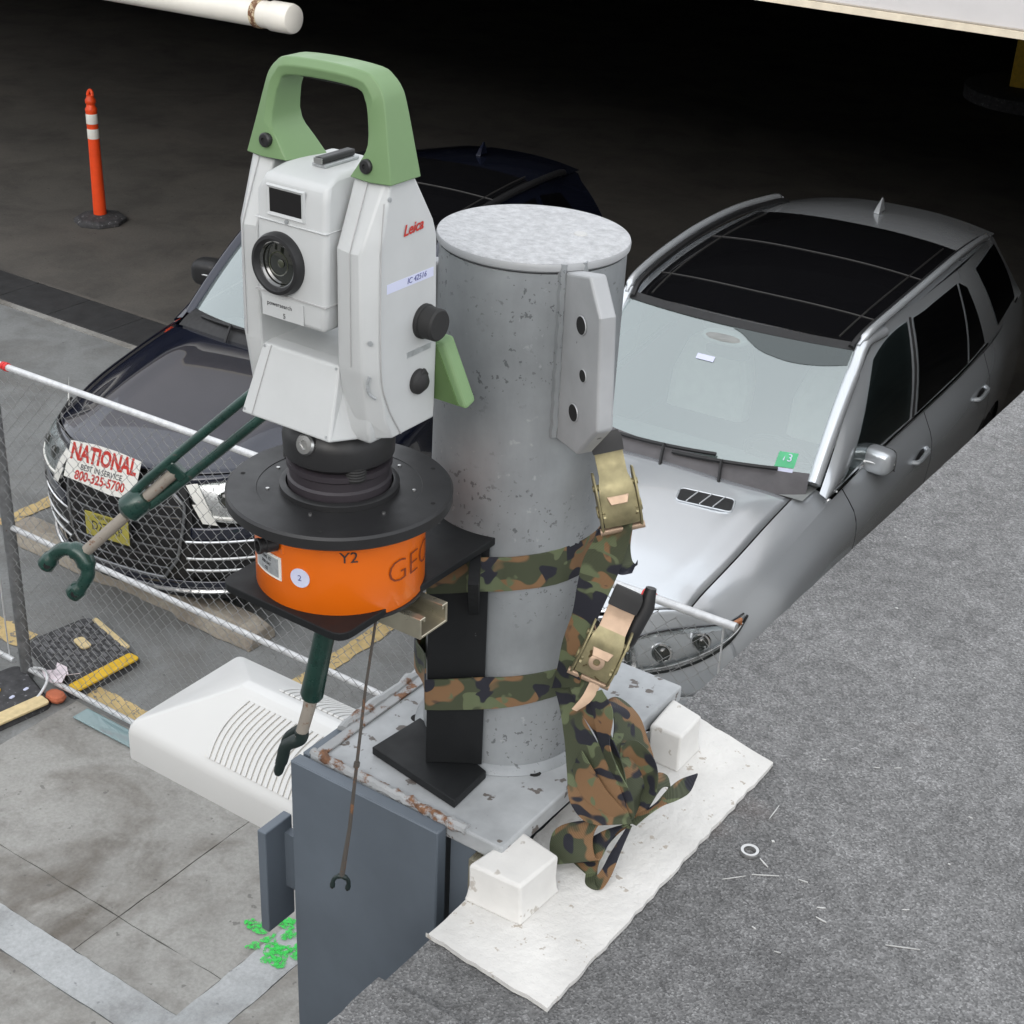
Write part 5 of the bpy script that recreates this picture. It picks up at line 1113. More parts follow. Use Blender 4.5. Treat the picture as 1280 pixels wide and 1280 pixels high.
    for s in (-1, 1):
        sx_ = s * .36; sy = c['seat']
        MB().loft([[V(sx_ + .25 * p, sy + q, z) for p, q in ((-1, -.30), (1, -.30), (1, .30), (-1, .30))] for z in (.62, .74)] ).build('seat_base', 'seat', root, smooth=0, bevel=.05)
        MB().loft([[V(sx_ + .24 * p * e, sy + .25 + q + (z - .72) * .25, z) for p, q in ((-1, -.07), (1, -.07), (1, .07), (-1, .07))] for z, e in ((.72, 1), (1.05, 1), (1.26, .7))]).build('seat_back', 'seat', root, smooth=0, bevel=.05)
        MB().ellipsoid((sx_, sy + .40, c['hr']), (.13, .06, .09), .7).build('headrest', 'seat', root)
    cw = V(.36, c['seat'] - .45, c['wb'][2] - .12); n_ = V(0, .75, .55).normalized(); u_ = V(1, 0, 0); v_ = n_.cross(u_)
    MB().tube([cw + (u_ * math.cos(k * math.pi / 16) + v_ * math.sin(k * math.pi / 16)) * .185 for k in range(32)], .016, 8, closed=True).build('steering_wheel', 'trim', root)
    MB().tube([cw - u_ * .18, cw + n_ * -.03, cw + u_ * .18], .02, 6).build('wheel_spoke', 'trim', root)
    mm_ = ws(0, .80) + V(0, .10, -.09)
    MB().ellipsoid(tuple(mm_), (.12, .022, .035), .7).build('rear_view_mirror', 'trim', root)
    MB().ellipsoid(tuple(ws(0, .86) + V(0, .03, -.03)), (.13, .07, .03), .8).build('sensor_pod', 'dash', root)
    return root, dict(fascia=fascia, hood=hood, side=side, gh=gh, ws=ws, roof=roof, side_x=side_x, yfr=yfr, hz=hz, f=f)
def onto(fn, pts, off):
    return [fn(*p) + Vector(off) for p in pts]

MT['stripgl'] = glassmat('dark_reflection_strip', (0.2, 0.22, 0.22), 0.05, 0.75, (0.05, 0.06, 0.06))
MT['cowlgrey'] = mat('grey_cowl', (0.10, 0.095, 0.10), 0.6)
MT['seamgrey'] = mat('roof_seam_grey', (0.028, 0.027, 0.026), 0.5)
# ---- silver sport-utility car
SUV = dict(name='silver_suv', label='silver metallic sport utility car with black glass roof parked nose out', loc=(-3.015, 4.72, 0), rot=math.radians(3.8), paint='silver', L=4.95, Yn=.47, wr=.36, sill=.34,
    Y=[.47, .75, 1.1, 1.5, 1.9, 2.5, 3.2, 3.8, 4.3], XT=[.66, .695, .715, .735, .765, .805, .840, .845, .80], ZT=[.865, .935, .995, 1.05, 1.095, 1.12, 1.14, 1.16, 1.17],
    XS=[.735, .785, .805, .82, .845, .875, .905, .905, .85], ZS=[.76, .84, .90, .94, .96, .97, .985, 1.0, 1.0], XM=[.755, .815, .825, .825, .84, .865, .90, .91, .86], ZM=[.55, .60, .64, .66, .66, .66, .66, .66, .66], XB=[.73, .79, .80, .80, .82, .845, .87, .87, .82],
    nose=([.2, .4, .55, .75, .9, 1.0], [.06, .02, .00, .02, .05, .10]), y0=.07, pw=2.0, fz0=.26, yc=1.235, ycd=.13,
    hz=interp([.05, .2, .5, .9, 1.3, 1.5], [.915, .975, 1.045, 1.105, 1.14, 1.145]), bulge=[(.15, 1.35, .68, .09, .016), (.20, 1.5, .0, .42, .022)], hf=.83,
    doors=[1.62, 2.62, 3.58], wheels=[.86, 3.78], dh=-.015, handle='silver', frame='silver', up=.26,
    gb=[([0, .25, .5, .75, 1], [.728, .768, .818, .845, .80]), ([0, .25, .5, .75, 1], [1.40, 1.95, 2.75, 3.55, 4.42]), ([0, .25, .5, .75, 1], [1.075, 1.10, 1.13, 1.15, 1.17])],
    gt=[([0, .25, .5, .75, 1], [.700, .655, .678, .672, .58]), ([0, .25, .5, .75, 1], [1.42, 2.06, 2.75, 3.50, 4.34]), ([0, .25, .5, .75, 1], [1.11, 1.655, 1.69, 1.665, 1.59])],
    wb=(0, 1.25, 1.165), wbc=(.640, 1.44, 1.135), wt=(0, 1.86, 1.69), wtc=(.618, 1.98, 1.665), RY=[1.86, 2.2, 2.8, 3.4, 4.0, 4.42], RZ=[1.69, 1.735, 1.762, 1.755, 1.72, 1.665], RX=[.622, .648, .672, .668, .640, .59], rdrop=.065,
    roofglass=[('roof_visor', 0, .90, 1.87, 2.165, 'panroof'), ('roof_pane', 0, .90, 2.175, 2.86, 'panroof'), ('roof_pane', 0, .90, 2.87, 3.56, 'panroof')],
    glass=[('front_door_glass', [(.085, .10), (.395, .06), (.395, .90), (.235, .90)], 'sidegl'), ('rear_door_glass', [(.425, .06), (.665, .07), (.665, .90), (.425, .90)], 'privgl'), ('door_quarter_glass', [(.675, .08), (.765, .10), (.715, .80), (.675, .90)], 'privgl'), ('rear_quarter_glass', [(.86, .10), (1.0, .14), (1.0, .90), (.80, .88)], 'privgl')],
    strips=[('belt_trim', [(.06, .045), (.3, .035), (.6, .04), (.78, .055)], 'chrome'), ('centre_pillar', [(.41, .05), (.41, .5), (.41, .92)], 'trim')],
    rail=[(.622, 1.93, 1.668), (.640, 2.05, 1.715), (.662, 2.4, 1.745), (.675, 2.9, 1.762), (.668, 3.4, 1.75), (.648, 3.9, 1.70), (.638, 4.05, 1.668)], railm='silver', mirror=(.815, 1.90, 1.13), mirm='silver', mscale=.74,
    cowl='cowlgrey', wglass='wind', wipers=[(-.45, .035, .34, .075), (.02, .03, .78, .055)], seams=[2.17, 2.865], ant=3.98, antm='silver', seat=2.25, hr=1.36)
suv, sf = car(SUV)
# bonnet vents
for s in (-1, 1):
    c0 = V(*sf['hood'](s * .42, .79)); uv = (sf['hood'](s * .505 + .05, .80) - sf['hood'](s * .505 - .05, .80)).normalized(); vv = (sf['hood'](s * .505, .84) - sf['hood'](s * .505, .76)).normalized()
    nn = uv.cross(vv).normalized(); nn = nn if nn.z > 0 else -nn; fm = frame(c0 + nn * .002, uv, nn.cross(uv))
    poly = [fm @ V(x, y, -.004) for x, y in rpoly([V(-.125, -.062 + .02 * s, 0), V(.125, -.062 - .02 * s, 0), V(.125, .062 - .02 * s, 0), V(-.125, .062 + .02 * s, 0)], .03, 4) for x, y in [(x, y)]] if False else [fm @ Vector((p.x, p.y, -.004)) for p in rpoly([(-.125, -.05, 0), (.125, -.05, 0), (.125, .05, 0), (-.125, .05, 0)], .022, 4)]
    vt = MB().prism(poly, nn * .010).build('bonnet_vent', 'trim', suv, smooth=0, bevel=.002)
    k = len(poly)
    ringo = [fm @ Vector((p.x, p.y, .0045)) for p in rpoly([(-.130, -.055, 0), (.130, -.055, 0), (.130, .055, 0), (-.130, .055, 0)], .026, 4)]
    MB().tube(ringo, .0045, 8, closed=True).build('vent_rim', 'silver', vt)
    for q in (-.062, 0, .062):
        MB().prism([fm @ V(q - .022, -.048, .004), fm @ V(q - .016, -.048, .004), fm @ V(q + .022, .048, .004), fm @ V(q + .016, .048, .004)], nn * .008).build('vent_bar', 'silver', vt, smooth=0)
# headlamps
fa = sf['fascia']
def lamp_patch(fn, top, bot, off, bulge=.02):
    # grid between two curves of (t, v) points on the fascia/wing
    def g(i, j):
        p = fn[0](i); q = fn[1](i); r = p.lerp(q, j); r = r + Vector(off) * (1 + bulge * math.sin(math.pi * j) * math.sin(math.pi * i)); return r
    return g
def curve3(P):
    P = [Vector(p) for p in P]; C_ = crv(P, 8); n = len(C_) - 1
    def f(i):
        x = i * n; k = min(int(x), n - 1); return C_[k].lerp(C_[k + 1], x - k)
    return f
for s in (-1, 1):
    faz = lambda t, z: fa(s * t, (fa(s * t, 0).z - z) / (fa(s * t, 0).z - .26))
    sdx = lambda y, z: V(s * sf['side_x'](y, z), y, z)
    top = curve3([faz(.48, .80), faz(.55, .838), faz(.64, .862), faz(.75, .876), faz(.88, .874), sdx(.50, .862), sdx(.60, .872)])
    bot = curve3([faz(.48, .69), faz(.60, .695), faz(.74, .712), faz(.86, .745), faz(.96, .785), sdx(.52, .822), sdx(.61, .862)])
    def pt(i, j, o=0):
        r = top(i).lerp(bot(i), j); n = V(s * .45, -.8, .35).normalized(); return r + n * (o + .006 + .020 * math.sin(math.pi * min(1, max(0, j))) * math.sin(math.pi * (0.08 + .84 * i)))
    hl = MB().grid(lambda i, j: pt(i, j, .002) - V(s * .015, -.03, .015) * math.sin(math.pi * j), 0, 1, 0, 1, 18, 8).build('headlamp', 'lampint', suv)
    MB().grid(lambda i, j: pt(i, j, .012), 0, 1, 0, 1, 18, 8).build('lamp_cover', 'lampgl', hl)
    for i, j, r in ((.34, .50, .040), (.60, .52, .036)):
        q = pt(i, j, -.004); n = V(s * .25, -.95, .15).normalized()
        MB().lathe([(r * 1.15, .0), (r * 1.1, .012), (r * .9, .014), (r * .8, .004)], 24, n, q, cap=False).build('lamp_ring', 'chrome', hl)
        MB().lathe([(r * .85, .002), (r * .6, .014), (r * .3, .02), (0, .022)], 24, n, q).build('projector_lens', 'lens', hl)
    MB().tube([pt(k / 12, .86, .006) for k in range(1, 12)], .007, 6).build('light_guide', 'alu', hl)
    MB().tube([pt(.86, .18, .006), pt(.93, .45, .008), pt(.90, .75, .008)], [.009, .014, .009], 8).build('side_marker', 'amber', hl)
    MB().tube([pt(k / 14, 0, .004) for k in range(15)], .005, 6).build('lamp_edge', 'trim', hl)
    MB().tube([pt(k / 14, 1, .004) for k in range(15)], .006, 6).build('lamp_edge', 'trim', hl)
# front end: skin, grille, bumper
def strip(fn, t0, t1, v0, v1, nt_, nv_, off=(0, 0, 0)):
    return MB().grid(lambda t, v: fn(t, v) + Vector(off), t0, t1, v0, v1, nt_, nv_)
strip(fa, -.995, .995, .56, .80, 40, 8).build('bumper', 'silver', suv, solid=.004)
strip(fa, -.995, .995, .81, 1.0, 40, 4, (0, .015, 0)).build('lower_intake', 'trim', suv)
for s in (-1, 1):
    strip(fa, s * .56, s * 1.0, .0, .555, 24, 18).build('front_corner', 'silver', suv, solid=.004)
gr = strip(fa, -.53, .53, .03, .55, 20, 6, (0, .01, 0)).build('grille', 'trim', suv)
for k in range(3):
    MB().tube([fa(-.51 + 1.02 * i / 12, .13 + .14 * k) + V(0, -.012, 0) for i in range(13)], .020, 8).build('grille_slat', 'alu', suv)
MB().tube([fa(t, v) + V(0, -.008, 0) for t, v in [(-.54, .02), (-.27, .02), (0, .02), (.27, .02), (.54, .02), (.53, .3), (.48, .56), (.24, .57), (0, .57), (-.24, .57), (-.48, .56), (-.53, .3)]], .014, 8, closed=True).build('grille_frame', 'chrome', suv)
pe = fa(0, .27) + V(0, -.03, 0)
MB().tube([pe + V(.085 * math.cos(k * math.pi / 16), 0, .085 * math.sin(k * math.pi / 16)) for k in range(32)], .009, 8, closed=True).build('grille_emblem', 'chrome', suv)
for k in range(3):
    a_ = math.radians(90 + 120 * k); MB().cyl(pe, pe + V(.083 * math.cos(a_), 0, .083 * math.sin(a_)), .010, 6, .003).build('emblem_arm', 'chrome', suv)
for s in (-1, 1):
    MB().tube([fa(s * (.58 + .38 * k / 8), .83) + V(0, -.01, 0) for k in range(9)], .012, 6).build('day_lamp', 'alu', suv)
# stickers on the screen
w0 = sf['ws']
def sticker(t0, t1, u0, u1, m, nm):
    MB().grid(lambda t, u: w0(t, u) + V(0, -.002, .003), t0, t1, u0, u1, 3, 3).build(nm, m, suv)
sticker(.74, .87, .075, .165, 'stickergreen', 'permit_sticker')
text_mesh('permit_digits', '13', .055, 'label', suv, frame(w0(.805, .13) + V(0, -.004, .006), (1, .12, 0), (0, .65, .62)), .0005)
sticker(.74, .87, .045, .070, 'label', 'permit_sticker')
sticker(.86, .93, .86, .92, 'label', 'toll_tag')
sticker(-.13, .02, .63, .67, 'label', 'mirror_tag')
# dark reflection drawn as a tinted band, right of the mirror
ssc = interp([.05, .12, .22, .30, .45, .60, .80, .97], [.915, .895, .84, .80, .765, .75, .765, .80])
MB().grid(lambda t, k: w0(t, ssc(t) + (.922 - ssc(t)) * k) + V(0, -.0015, .0035), .05, .97, 0, 1, 24, 4).build('reflection_strip', 'stripgl', suv, smooth=60)

# ---- dark blue car with the sign
AUD = dict(name='navy_car', label='dark navy blue car with chrome slatted grille and white sign on its nose', loc=(-5.44, 4.60, 0), rot=math.radians(9.0), paint='navy', L=4.66, Yn=.46, wr=.35, sill=.30,
    Y=[.46, .8, 1.2, 1.6, 2.0, 2.6, 3.3, 3.9, 4.3], XT=[.735, .775, .795, .800, .805, .810, .805, .79, .75], ZT=[.84, .91, .96, 1.00, 1.02, 1.04, 1.06, 1.07, 1.07],
    XS=[.830, .890, .910, .915, .915, .915, .915, .905, .85], ZS=[.70, .78, .84, .88, .90, .91, .92, .93, .93], XM=[.855, .915, .925, .905, .90, .90, .91, .92, .86], ZM=[.48, .55, .60, .62, .62, .62, .62, .62, .62], XB=[.82, .88, .89, .88, .88, .88, .88, .88, .83],
    nose=([.15, .3, .5, .7, .85, .95], [.05, .01, .00, .02, .05, .10]), y0=.07, pw=2.6, fz0=.20, yc=1.37, ycd=.17,
    hz=interp([.05, .2, .5, .9, 1.3, 1.65], [.875, .905, .955, 1.005, 1.045, 1.06]), bulge=[(.2, 1.4, .62, .07, .014)], hf=.94,
    doors=[1.72, 2.72, 3.6], wheels=[.88, 3.70], dh=-.02, handle='navy', frame='navy', up=.26,
    gb=[([0, .25, .5, .75, 1], [.785, .815, .825, .81, .765]), ([0, .25, .5, .75, 1], [1.55, 2.1, 2.85, 3.6, 4.42]), ([0, .25, .5, .75, 1], [1.005, 1.03, 1.05, 1.065, 1.08])],
    gt=[([0, .25, .5, .75, 1], [.745, .620, .625, .605, .53]), ([0, .25, .5, .75, 1], [1.57, 2.34, 2.95, 3.60, 4.32]), ([0, .25, .5, .75, 1], [1.03, 1.545, 1.585, 1.555, 1.47])],
    wb=(0, 1.40, 1.065), wbc=(.725, 1.62, 1.03), wt=(0, 2.18, 1.585), wtc=(.585, 2.30, 1.555), RY=[2.18, 2.5, 3.0, 3.5, 4.0, 4.40], RZ=[1.585, 1.615, 1.635, 1.625, 1.585, 1.53], RX=[.60, .615, .625, .61, .58, .54], rdrop=.06,
    roofglass=[('roof_pane', 0, .86, 2.35, 2.95, 'panroof'), ('roof_pane', 0, .86, 2.97, 3.55, 'panroof')],
    glass=[('front_door_glass', [(.085, .10), (.395, .06), (.395, .90), (.235, .90)], 'sidegl'), ('rear_door_glass', [(.425, .06), (.69, .07), (.69, .90), (.425, .90)], 'privgl'), ('rear_quarter_glass', [(.72, .10), (.90, .2), (.84, .82), (.72, .90)], 'privgl')],
    strips=[('belt_trim', [(.06, .045), (.3, .035), (.6, .04), (.9, .07)], 'trim'), ('centre_pillar', [(.41, .05), (.41, .5), (.41, .92)], 'trim')],
    rail=[(.585, 2.40, 1.555), (.612, 2.5, 1.60), (.632, 2.9, 1.622), (.630, 3.4, 1.61), (.605, 3.9, 1.565), (.595, 4.02, 1.53)], railm='trim', mirror=(1.00, 2.20, 1.08), mirm='trim', mscale=.95,
    cowl='trim', wglass='wind', wipers=[(-.80, .03, -.05, .05), (-.05, .04, .70, .05)], seams=[2.96], ant=3.95, antm='navy', seat=2.55, hr=1.28)
aud, af = car(AUD)
fa2 = af['fascia']
G6 = [(-.37, .085), (.37, .085), (.445, .20), (.385, .62), (.30, .80), (-.30, .80), (-.385, .62), (-.445, .20)]
strip(fa2, -.46, .46, .07, .82, 20, 10, (0, .012, 0)).build('grille_back', 'trim', aud)
MB().tube([fa2(t, v) + V(0, -.010, 0) for a_, b_ in zip(G6, G6[1:] + G6[:1]) for t, v in [(a_[0] + (b_[0] - a_[0]) * k / 5, a_[1] + (b_[1] - a_[1]) * k / 5) for k in range(5)]], .009, 8, closed=True).build('grille_frame', 'grille_metal', aud)
def gw(v):
    for (v0, w0_), (v1, w1_) in (((.085, .37), (.20, .445)), ((.20, .445), (.62, .385)), ((.62, .385), (.80, .30))):
        if v0 <= v <= v1: return w0_ + (w1_ - w0_) * (v - v0) / (v1 - v0)
for k in range(8):
    v = .135 + .083 * k; wd = gw(v) - .015
    MB().ribbon([fa2(-wd + 2 * wd * i / 12, v - .006) + V(0, -.008, 0) for i in range(13)], [fa2(-wd + 2 * wd * i / 12, v + .006) + V(0, -.004, 0) for i in range(13)], .006, 1).build('grille_slat', 'grille_metal', aud, smooth=50)
for s in (-1, 1):
    strip(fa2, s * .455, s * .995, .0, .07, 16, 2).build('front_skin', 'navy', aud, solid=.004)
    strip(fa2, s * .455, s * .995, .37, .47, 16, 4).build('bumper_corner', 'navy', aud, solid=.004)
    strip(fa2, s * .43, s * .94, .48, .80, 16, 6, (0, .02, 0)).build('side_intake', 'trim', aud)
    strip(fa2, s * .945, s * .995, .40, .98, 2, 10).build('bumper_edge', 'navy', aud)
    for k in range(2): MB().tube([fa2(s * (.43 + .50 * i / 8), .62 + .10 * k) + V(0, -.002, 0) for i in range(9)], .008, 6).build('intake_bar', 'alu', aud)
    MB().tube([fa2(s * (.43 + .53 * i / 8), .48) + V(0, -.006, 0) for i in range(9)], .007, 6).build('intake_trim', 'chrome', aud)
    MB().tube([fa2(s * (.955 - .0 * i), .44 + .4 * i / 8) + V(s * .006, -.008, 0) for i in range(9)], .008, 6).build('intake_trim', 'chrome', aud)
    top = curve3([fa2(s * .50, .07) , fa2(s * .72, .05), fa2(s * .92, .03), V(s * .79, .62, .86)])
    bot = curve3([fa2(s * .53, .31) , fa2(s * .72, .345), fa2(s * .93, .30), V(s * .845, .66, .78)])
    def pt(i, j, o=0):
        n = V(s * .35, -.85, .3).normalized(); return top(i).lerp(bot(i), j) + n * (o + .02 * math.sin(math.pi * j) * math.sin(math.pi * (.1 + .8 * i)))
    hl = MB().grid(lambda i, j: pt(i, j, .0), 0, 1, 0, 1, 18, 8).build('headlamp', 'lampint', aud)
    MB().grid(lambda i, j: pt(i, j, .010), 0, 1, 0, 1, 18, 8).build('lamp_cover', 'lampgl', hl)
    for i in (.25, .5):
        q = pt(i, .42, -.002); n = V(s * .25, -.95, .15).normalized()
        MB().lathe([(.042, 0), (.04, .008), (.030, .010), (.022, .016), (0, .018)], 20, n, q).build('projector_lens', 'lens', hl)
    MB().tube([pt(k / 12, .88, .006) for k in range(0, 12)], .010, 6).build('light_guide', 'sign', hl)
    MB().grid(lambda i, j: pt(-.06 + .13 * i + .05 * j, -.05 + 1.15 * j, .018), 0, 1, 0, 1, 4, 6).build('day_lamp', 'sign', hl)
    MB().tube([pt(k / 14, 0, .002) for k in range(15)], .008, 6).build('lamp_edge', 'trim', hl)
strip(fa2, -.995, .995, .82, .90, 40, 3).build('bumper_lip', 'navy', aud, solid=.004)
MB().tube([fa2(-.96 + 1.92 * i / 24, .905) + V(0, -.012, 0) for i in range(25)], .012, 8).build('chrome_lip', 'chrome', aud)
strip(fa2, -.99, .99, .92, 1.0, 30, 2, (0, .02, 0)).build('lower_edge', 'trim', aud)
# licence plate
pc2 = fa2(-.06, .47) + V(0, -.035, 0)
pl = MB().box((-.135, -.006, -.067), (.135, 0, .067), Matrix.Translation(pc2)).build('licence_plate', 'plate_y', aud, smooth=0, bevel=.002)
MB().box((-.143, 0.001, -.075), (.143, .012, .075), Matrix.Translation(pc2)).build('plate_frame', 'trim', aud, smooth=0, bevel=.002)
text_mesh('plate_text', 'NEW JERSEY', .026, 'ink', pl, frame(pc2 + V(0, -.0065, .047), (1, 0, 0), (0, 0, 1)), .0003)
text_mesh('plate_text', 'D27 JKP', .072, 'ink', pl, frame(pc2 + V(0, -.0065, -.006), (1, 0, 0), (0, 0, 1)), .0003, sx=.78)
for s in (-1, 1): pass
# sign lying over the grille top
def wpt(p): return Matrix.LocRotScale(Vector(AUD['loc']), Matrix.Rotation(AUD['rot'], 3, 'Z').to_quaternion(), None) @ Vector(p)
sg0 = fa2(-.115, .065) + V(0, -.035, .035)
sm = Matrix.LocRotScale(Vector(AUD['loc']), Matrix.Rotation(AUD['rot'], 3, 'Z').to_quaternion(), None) @ frame(sg0, (1, .02, -.02), (0, .42, .90))
sgn = thing('advertising_sign', 'white sign with red NATIONAL lettering propped on the navy car grille', 'sign', tuple(sm.translation))
r_ = random.Random(12)
SW, SH = .215, .092
bp = [(-SW, -SH), (-SW * .4, -SH - .012), (SW * .35, -SH - .03), (SW, -SH - .022), (SW, SH - .01), (SW * .3, SH + .006), (-SW * .3, SH + .01), (-SW, SH)]
MB().prism([sm @ V(x, y, 0) for x, y in bp], sm.to_3x3() @ V(0, 0, .004)).build('sign_board', 'sign', sgn, smooth=0)
text_mesh('sign_title', 'NATIONAL', .112, 'red', sgn, sm @ Matrix.Translation((-.002, .040, .0045)), .0004, bold=.0045, sx=.70)
text_mesh('sign_line', 'BEST IN SERVICE', .040, 'ink', sgn, sm @ Matrix.Translation((0, -.027, .0045)), .0004, bold=.0004, sx=.86)
text_mesh('sign_number', '800-325-5700', .064, 'red', sgn, sm @ Matrix.Translation((0, -.072, .0045)), .0004, bold=.0018, sx=.84)

# ------------------------------------------------------------------ chain-link fence panels
FY = 3.95
def fence(x0, x1, z0, z1, label, mesh_=True, right_post=True):
    zt = lambda x: z0 + (z1 - z0) * (x - x0) / (x1 - x0)
    t = thing('chain_link_fence', label, 'fence', ((x0 + x1) / 2, FY, 0), group='temporary fence panels')
    MB().cyl((x0, FY, zt(x0)), (x1, FY, zt(x1)), .0150, 12).build('top_rail', 'galv', t)
    MB().cyl((x0, FY, .84), (x1, FY, .845), .0135, 12).build('middle_rail', 'galv', t)
    MB().cyl((x0, FY, .055), (x1, FY, .06), .0140, 12).build('bottom_rail', 'galv', t)
    MB().cyl((x0 + .017, FY, .0), (x0 + .017, FY, zt(x0) + .01), .030, 14).build('post', 'galv_old', t)
    if right_post: MB().cyl((x1 - .017, FY, .0), (x1 - .017, FY, zt(x1) + .01), .021, 12).build('post', 'galv_old', t)
    else: MB().cyl((x1 - .05, FY + .014, .06), (x1 - .05, FY + .014, zt(x1) - .012), .0035, 6).build('tension_bar', 'galv', t)
    b = MB(); a = .034; n = int((x1 - x0 - .06) / a)
    for i in range(n):
        xa = x0 + .03 + i * a; pts = []; k = 0; z = .06
        while z < zt(xa) - .01:
            jit = .0012 * math.sin(i * 3.1 + k * 1.7)
            hi = (k + i) % 2
            pts.append(V(xa + (a * 1.03 if hi else -a * .03) + jit, FY - .0165 + (.003 if hi else -.003), z)); z += .0355; k += 1
        b.tube(pts, .0015, 4, cap=False)
    o = b.build('wire_mesh', 'galv_wire', t, smooth=0, merge=False); o['kind'] = 'stuff'
    return t
f1 = fence(-5.46, -1.752, 1.668, 1.728, 'chain link fence panel running between the cars and the white housing', True, False)
f2 = fence(-9.25, -5.535, 1.66, 1.668, 'chain link fence panel cut off at the left edge of the picture', True, False)
for x in (-5.325, -2.075):
    z = 1.668 + (x + 5.46) / 3.708 * .06
    r_ = random.Random(int(x * 10)); o = MB().tube([V(x - .02 + .005 * i, FY + r_.uniform(-.002, .002), z + r_.uniform(-.001, .002)) for i in range(9)], [.0172 + r_.uniform(0, .0035) for i in range(9)], 10).build('red_tape', 'redtape', None, org=(x, FY, z))
    tag(o, 'red tape wrapped on the fence top rail ' + ('at the left picture edge' if x < -4 else 'in front of the silver car'), 'tape')
# concrete parking stop
ps = MB(); rr_ = random.Random(4)
n = 26; rings = []
for i in range(n + 1):
    x = -6.62 + 1.87 * i / n; e = 1.0 - (.25 if i in (0, n) else 0); j = lambda a: rr_.uniform(-a, a)
    cut = .03 if 11 < i < 19 else 0
    rings.append([V(x, 4.77 + j(.006) + cut, 0.001), V(x, 4.785 + j(.005) + cut, .05 * e), V(x, 4.825 + j(.004), .115 * e + j(.003)), V(x, 4.93 + j(.004), .12 * e + j(.003)), V(x, 4.965 + j(.004), .06 * e), V(x, 4.975, .001)])
o = ps.loft(rings).build('parking_stop', 'stop', None, org=(-5.7, 4.87, 0), smooth=35, bevel=.006)
tag(o, 'long worn concrete parking stop under the navy car nose', 'parking stop')

# rubber bases under the fence post
def base_pad(cs, label, flat, strips, seed):
    c = sum((Vector(p) for p in cs), Vector()) / 4; c.z = 0
    t = thing('rubber_base', label, 'fence base', tuple(c), group='rubber fence bases')
    P = [Vector((p[0], p[1], 0)) for p in cs]
    lo = [q + V(0, 0, .001) for q in rpoly(P, .06, 4)]; cc = c
    def ring_(e, z): return [cc + (q - cc) * e + V(0, 0, z) for q in lo]
    MB().loft([ring_(1, 0), ring_(.99, .012), ring_(.90, .040), ring_(.88, .042)]).build('pad', 'rubber', t, smooth=25)
    def at(u, v): return P[0].lerp(P[1], u).lerp(P[3].lerp(P[2], u), v)
    if not flat:
        nu, nv = 11, 6
        for i in range(nu):
            for j in range(nv):
                u = .10 + .80 * i / (nu - 1); v = .235 + .62 * j / (nv - 1) + (.05 if i % 2 else 0)
                if v > .88 or (abs(u - .52) < .07 and abs(v - .55) < .08): continue
                a = at(u - .022, v - .045); b_ = at(u + .022, v - .045); d = at(u + .022, v + .045); e = at(u - .022, v + .045)
                MB().prism([q + V(0, 0, .0405) for q in (a, b_, d, e)], V(0, 0, .009)).build('tread_lug', 'lugrub', t, smooth=0)
    for nm, uv0, uv1, wd, m, h in strips:
        a = at(*uv0); b_ = at(*uv1); d = (b_ - a).normalized(); nn = V(-d.y, d.x, 0) * wd / 2
        pts = [q + V(0, 0, h) for q in rpoly([a - nn, b_ - nn, b_ + nn, a + nn], .02, 3)]
        MB().prism(pts, V(0, 0, .012)).build(nm, m, t, smooth=0, bevel=.003)
    return t
base_pad([(-5.1039,3.9417,0.0000), (-5.0878,4.3780,0.0000), (-5.6175,4.4969,0.0000), (-5.6745,4.1184,0.0000)], 'ribbed black rubber base with yellow strips right of fence post', False,
         [('yellow_strip', (.04, .065), (.93, .065), .075, 'yellow', .040), ('yellow_strip', (.955, .22), (.965, .86), .030, 'cream', .038), ('reflector', (.56, .47), (.56, .66), .055, 'cream', .047)], 1)
base_pad([(-5.2131,3.3957,0.0000), (-5.1441,3.8596,0.0000), (-5.5316,3.9903,0.0000), (-5.6135,3.5916,0.0000)], 'smooth black rubber base with cream strip at left picture edge', True,
         [('cream_strip', (.05, .09), (.94, .09), .085, 'cream', .034), ('reflector', (.44, .60), (.58, .62), .05, 'yellow', .040), ('white_dash', (.62, .36), (.68, .38), .018, 'label', .034), ('white_dash', (.80, .40), (.86, .42), .018, 'label', .034)], 2)
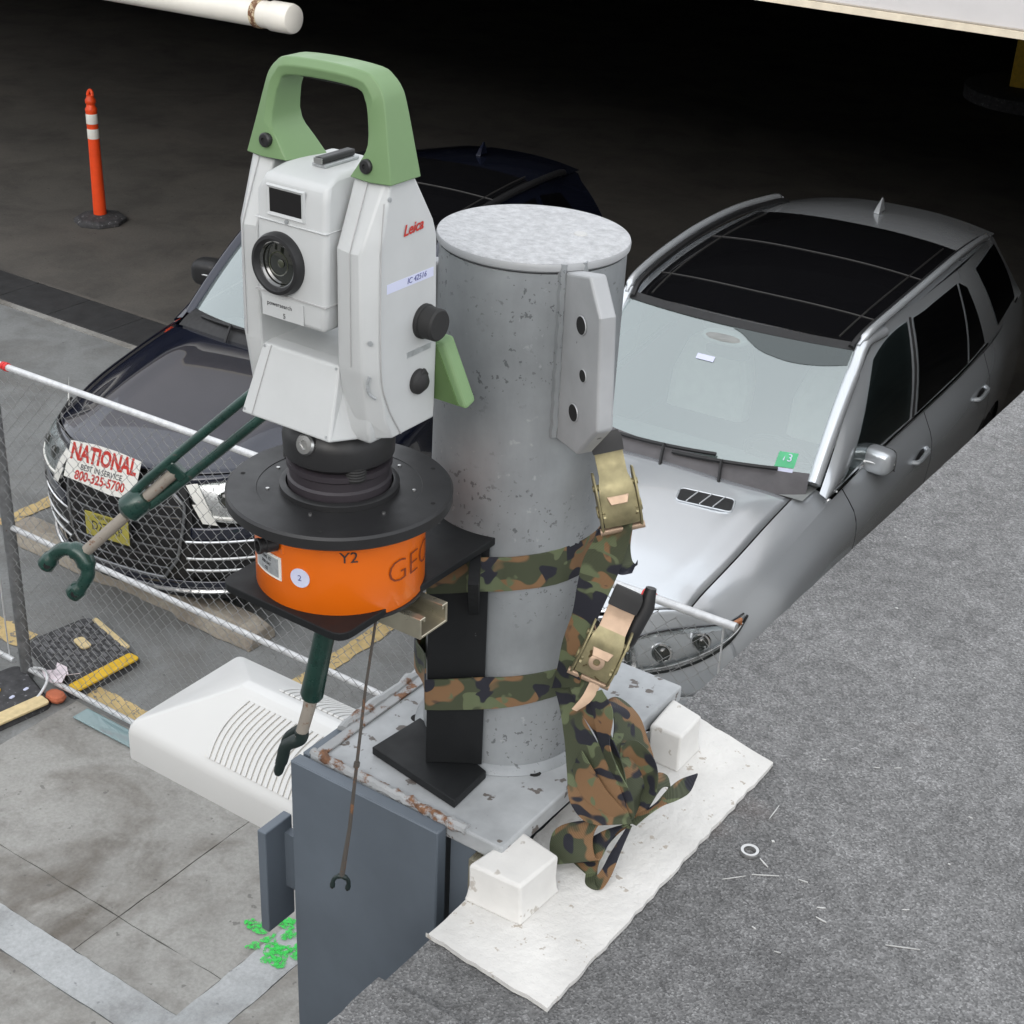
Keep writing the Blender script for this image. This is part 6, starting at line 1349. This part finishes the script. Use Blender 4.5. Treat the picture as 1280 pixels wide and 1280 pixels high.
# small litter
def crumple(name, p, s, m, label, cat, seed):
    r = random.Random(seed); b = MB(); q = Vector(p)
    pts = [[q + V(s * (i / 3 - .5) * 1.3 + r.uniform(-.2, .2) * s, s * (j / 3 - .5) + r.uniform(-.2, .2) * s, abs(r.uniform(.02, .45)) * s + .004) for j in range(4)] for i in range(4)]
    b.patch([x for row in pts for x in row], 3, 3); o = b.build(name, m, None, org=tuple(q), smooth=0, solid=.003); tag(o, label, cat); return o
crumple('crumpled_paper', (-5.2540,3.9892,0.0500), .10, 'litter', 'crumpled pale pink litter on the ribbed rubber base', 'litter', 1)
o = MB().ellipsoid(tuple(Vector((-5.1709,3.8947,0.0200)) + V(0, 0, .012)), (.055, .04, .025), .8, 9, 6).build('red_fragment', 'redbrick', None, org=(-5.1709,3.8947,0.0200), smooth=0); tag(o, 'reddish broken fragment between the two rubber bases', 'fragment')
hp = Vector((-5.2722,3.8877,0.0500))
o = MB().tube(crv([hp + V(-.10, .05, .04), hp + V(-.03, .06, .05), hp + V(.03, .02, .03), hp + V(.05, -.06, -.01), hp + V(.02, -.10, -.03)], 5), .007, 8).build('fence_clamp', 'galv', None, org=tuple(hp)); tag(o, 'curved pale clamp at the foot of the fence post', 'clamp')
pa, pb = Vector((-4.9829,3.9346,0.0100)), Vector((-4.5902,3.9353,0.0100))
o = MB().box((pa.x, 3.835, .022), (pb.x + .1, 3.925, .030)).build('pale_blue_strip', 'pane', None, org=tuple(pa), smooth=0, bevel=.002); tag(o, 'pale blue plastic strip lying beside the fence bottom rail', 'strip')

# orange delineator post in the garage
bx = Vector((-10.6816,9.1240,0.0040)); bx.z = 0.004
bp_ = thing('delineator_post', 'orange plastic delineator post with two white bands in garage mouth', 'traffic post', tuple(bx))
MB().lathe([(.235, .0), (.235, .035), (.20, .055), (.09, .075), (.075, .075)], 8, org=bx).build('base', 'rubber', bp_, smooth=20, bevel=.006)
h = 1.16; tl = V(.0, 0.0, 1)
prof = [(.058, .06), (.055, .3), (.050, .74), (.049, .98), (.052, 1.0), (.052, 1.015), (.040, 1.03), (.036, 1.05), (.046, 1.065), (.047, 1.09), (.036, 1.105), (.030, 1.12), (.030, 1.13)]
MB().lathe(prof, 28, tl, bx).build('tube', 'orange_post', bp_)
for z in (.755, .885):
    MB().lathe([(.0512, z), (.0516, z + .001), (.0510, z + .085), (.0504, z + .086)], 28, tl, bx, cap=False).build('reflective_band', 'sign', bp_)
MB().tube([bx + V(.03 * math.cos(a), .008 * math.sin(a), 1.125 + .045 * math.sin(a)) for a in [k * math.pi / 10 for k in range(11)]], .014, 8).build('top_loop', 'orange_post', bp_)
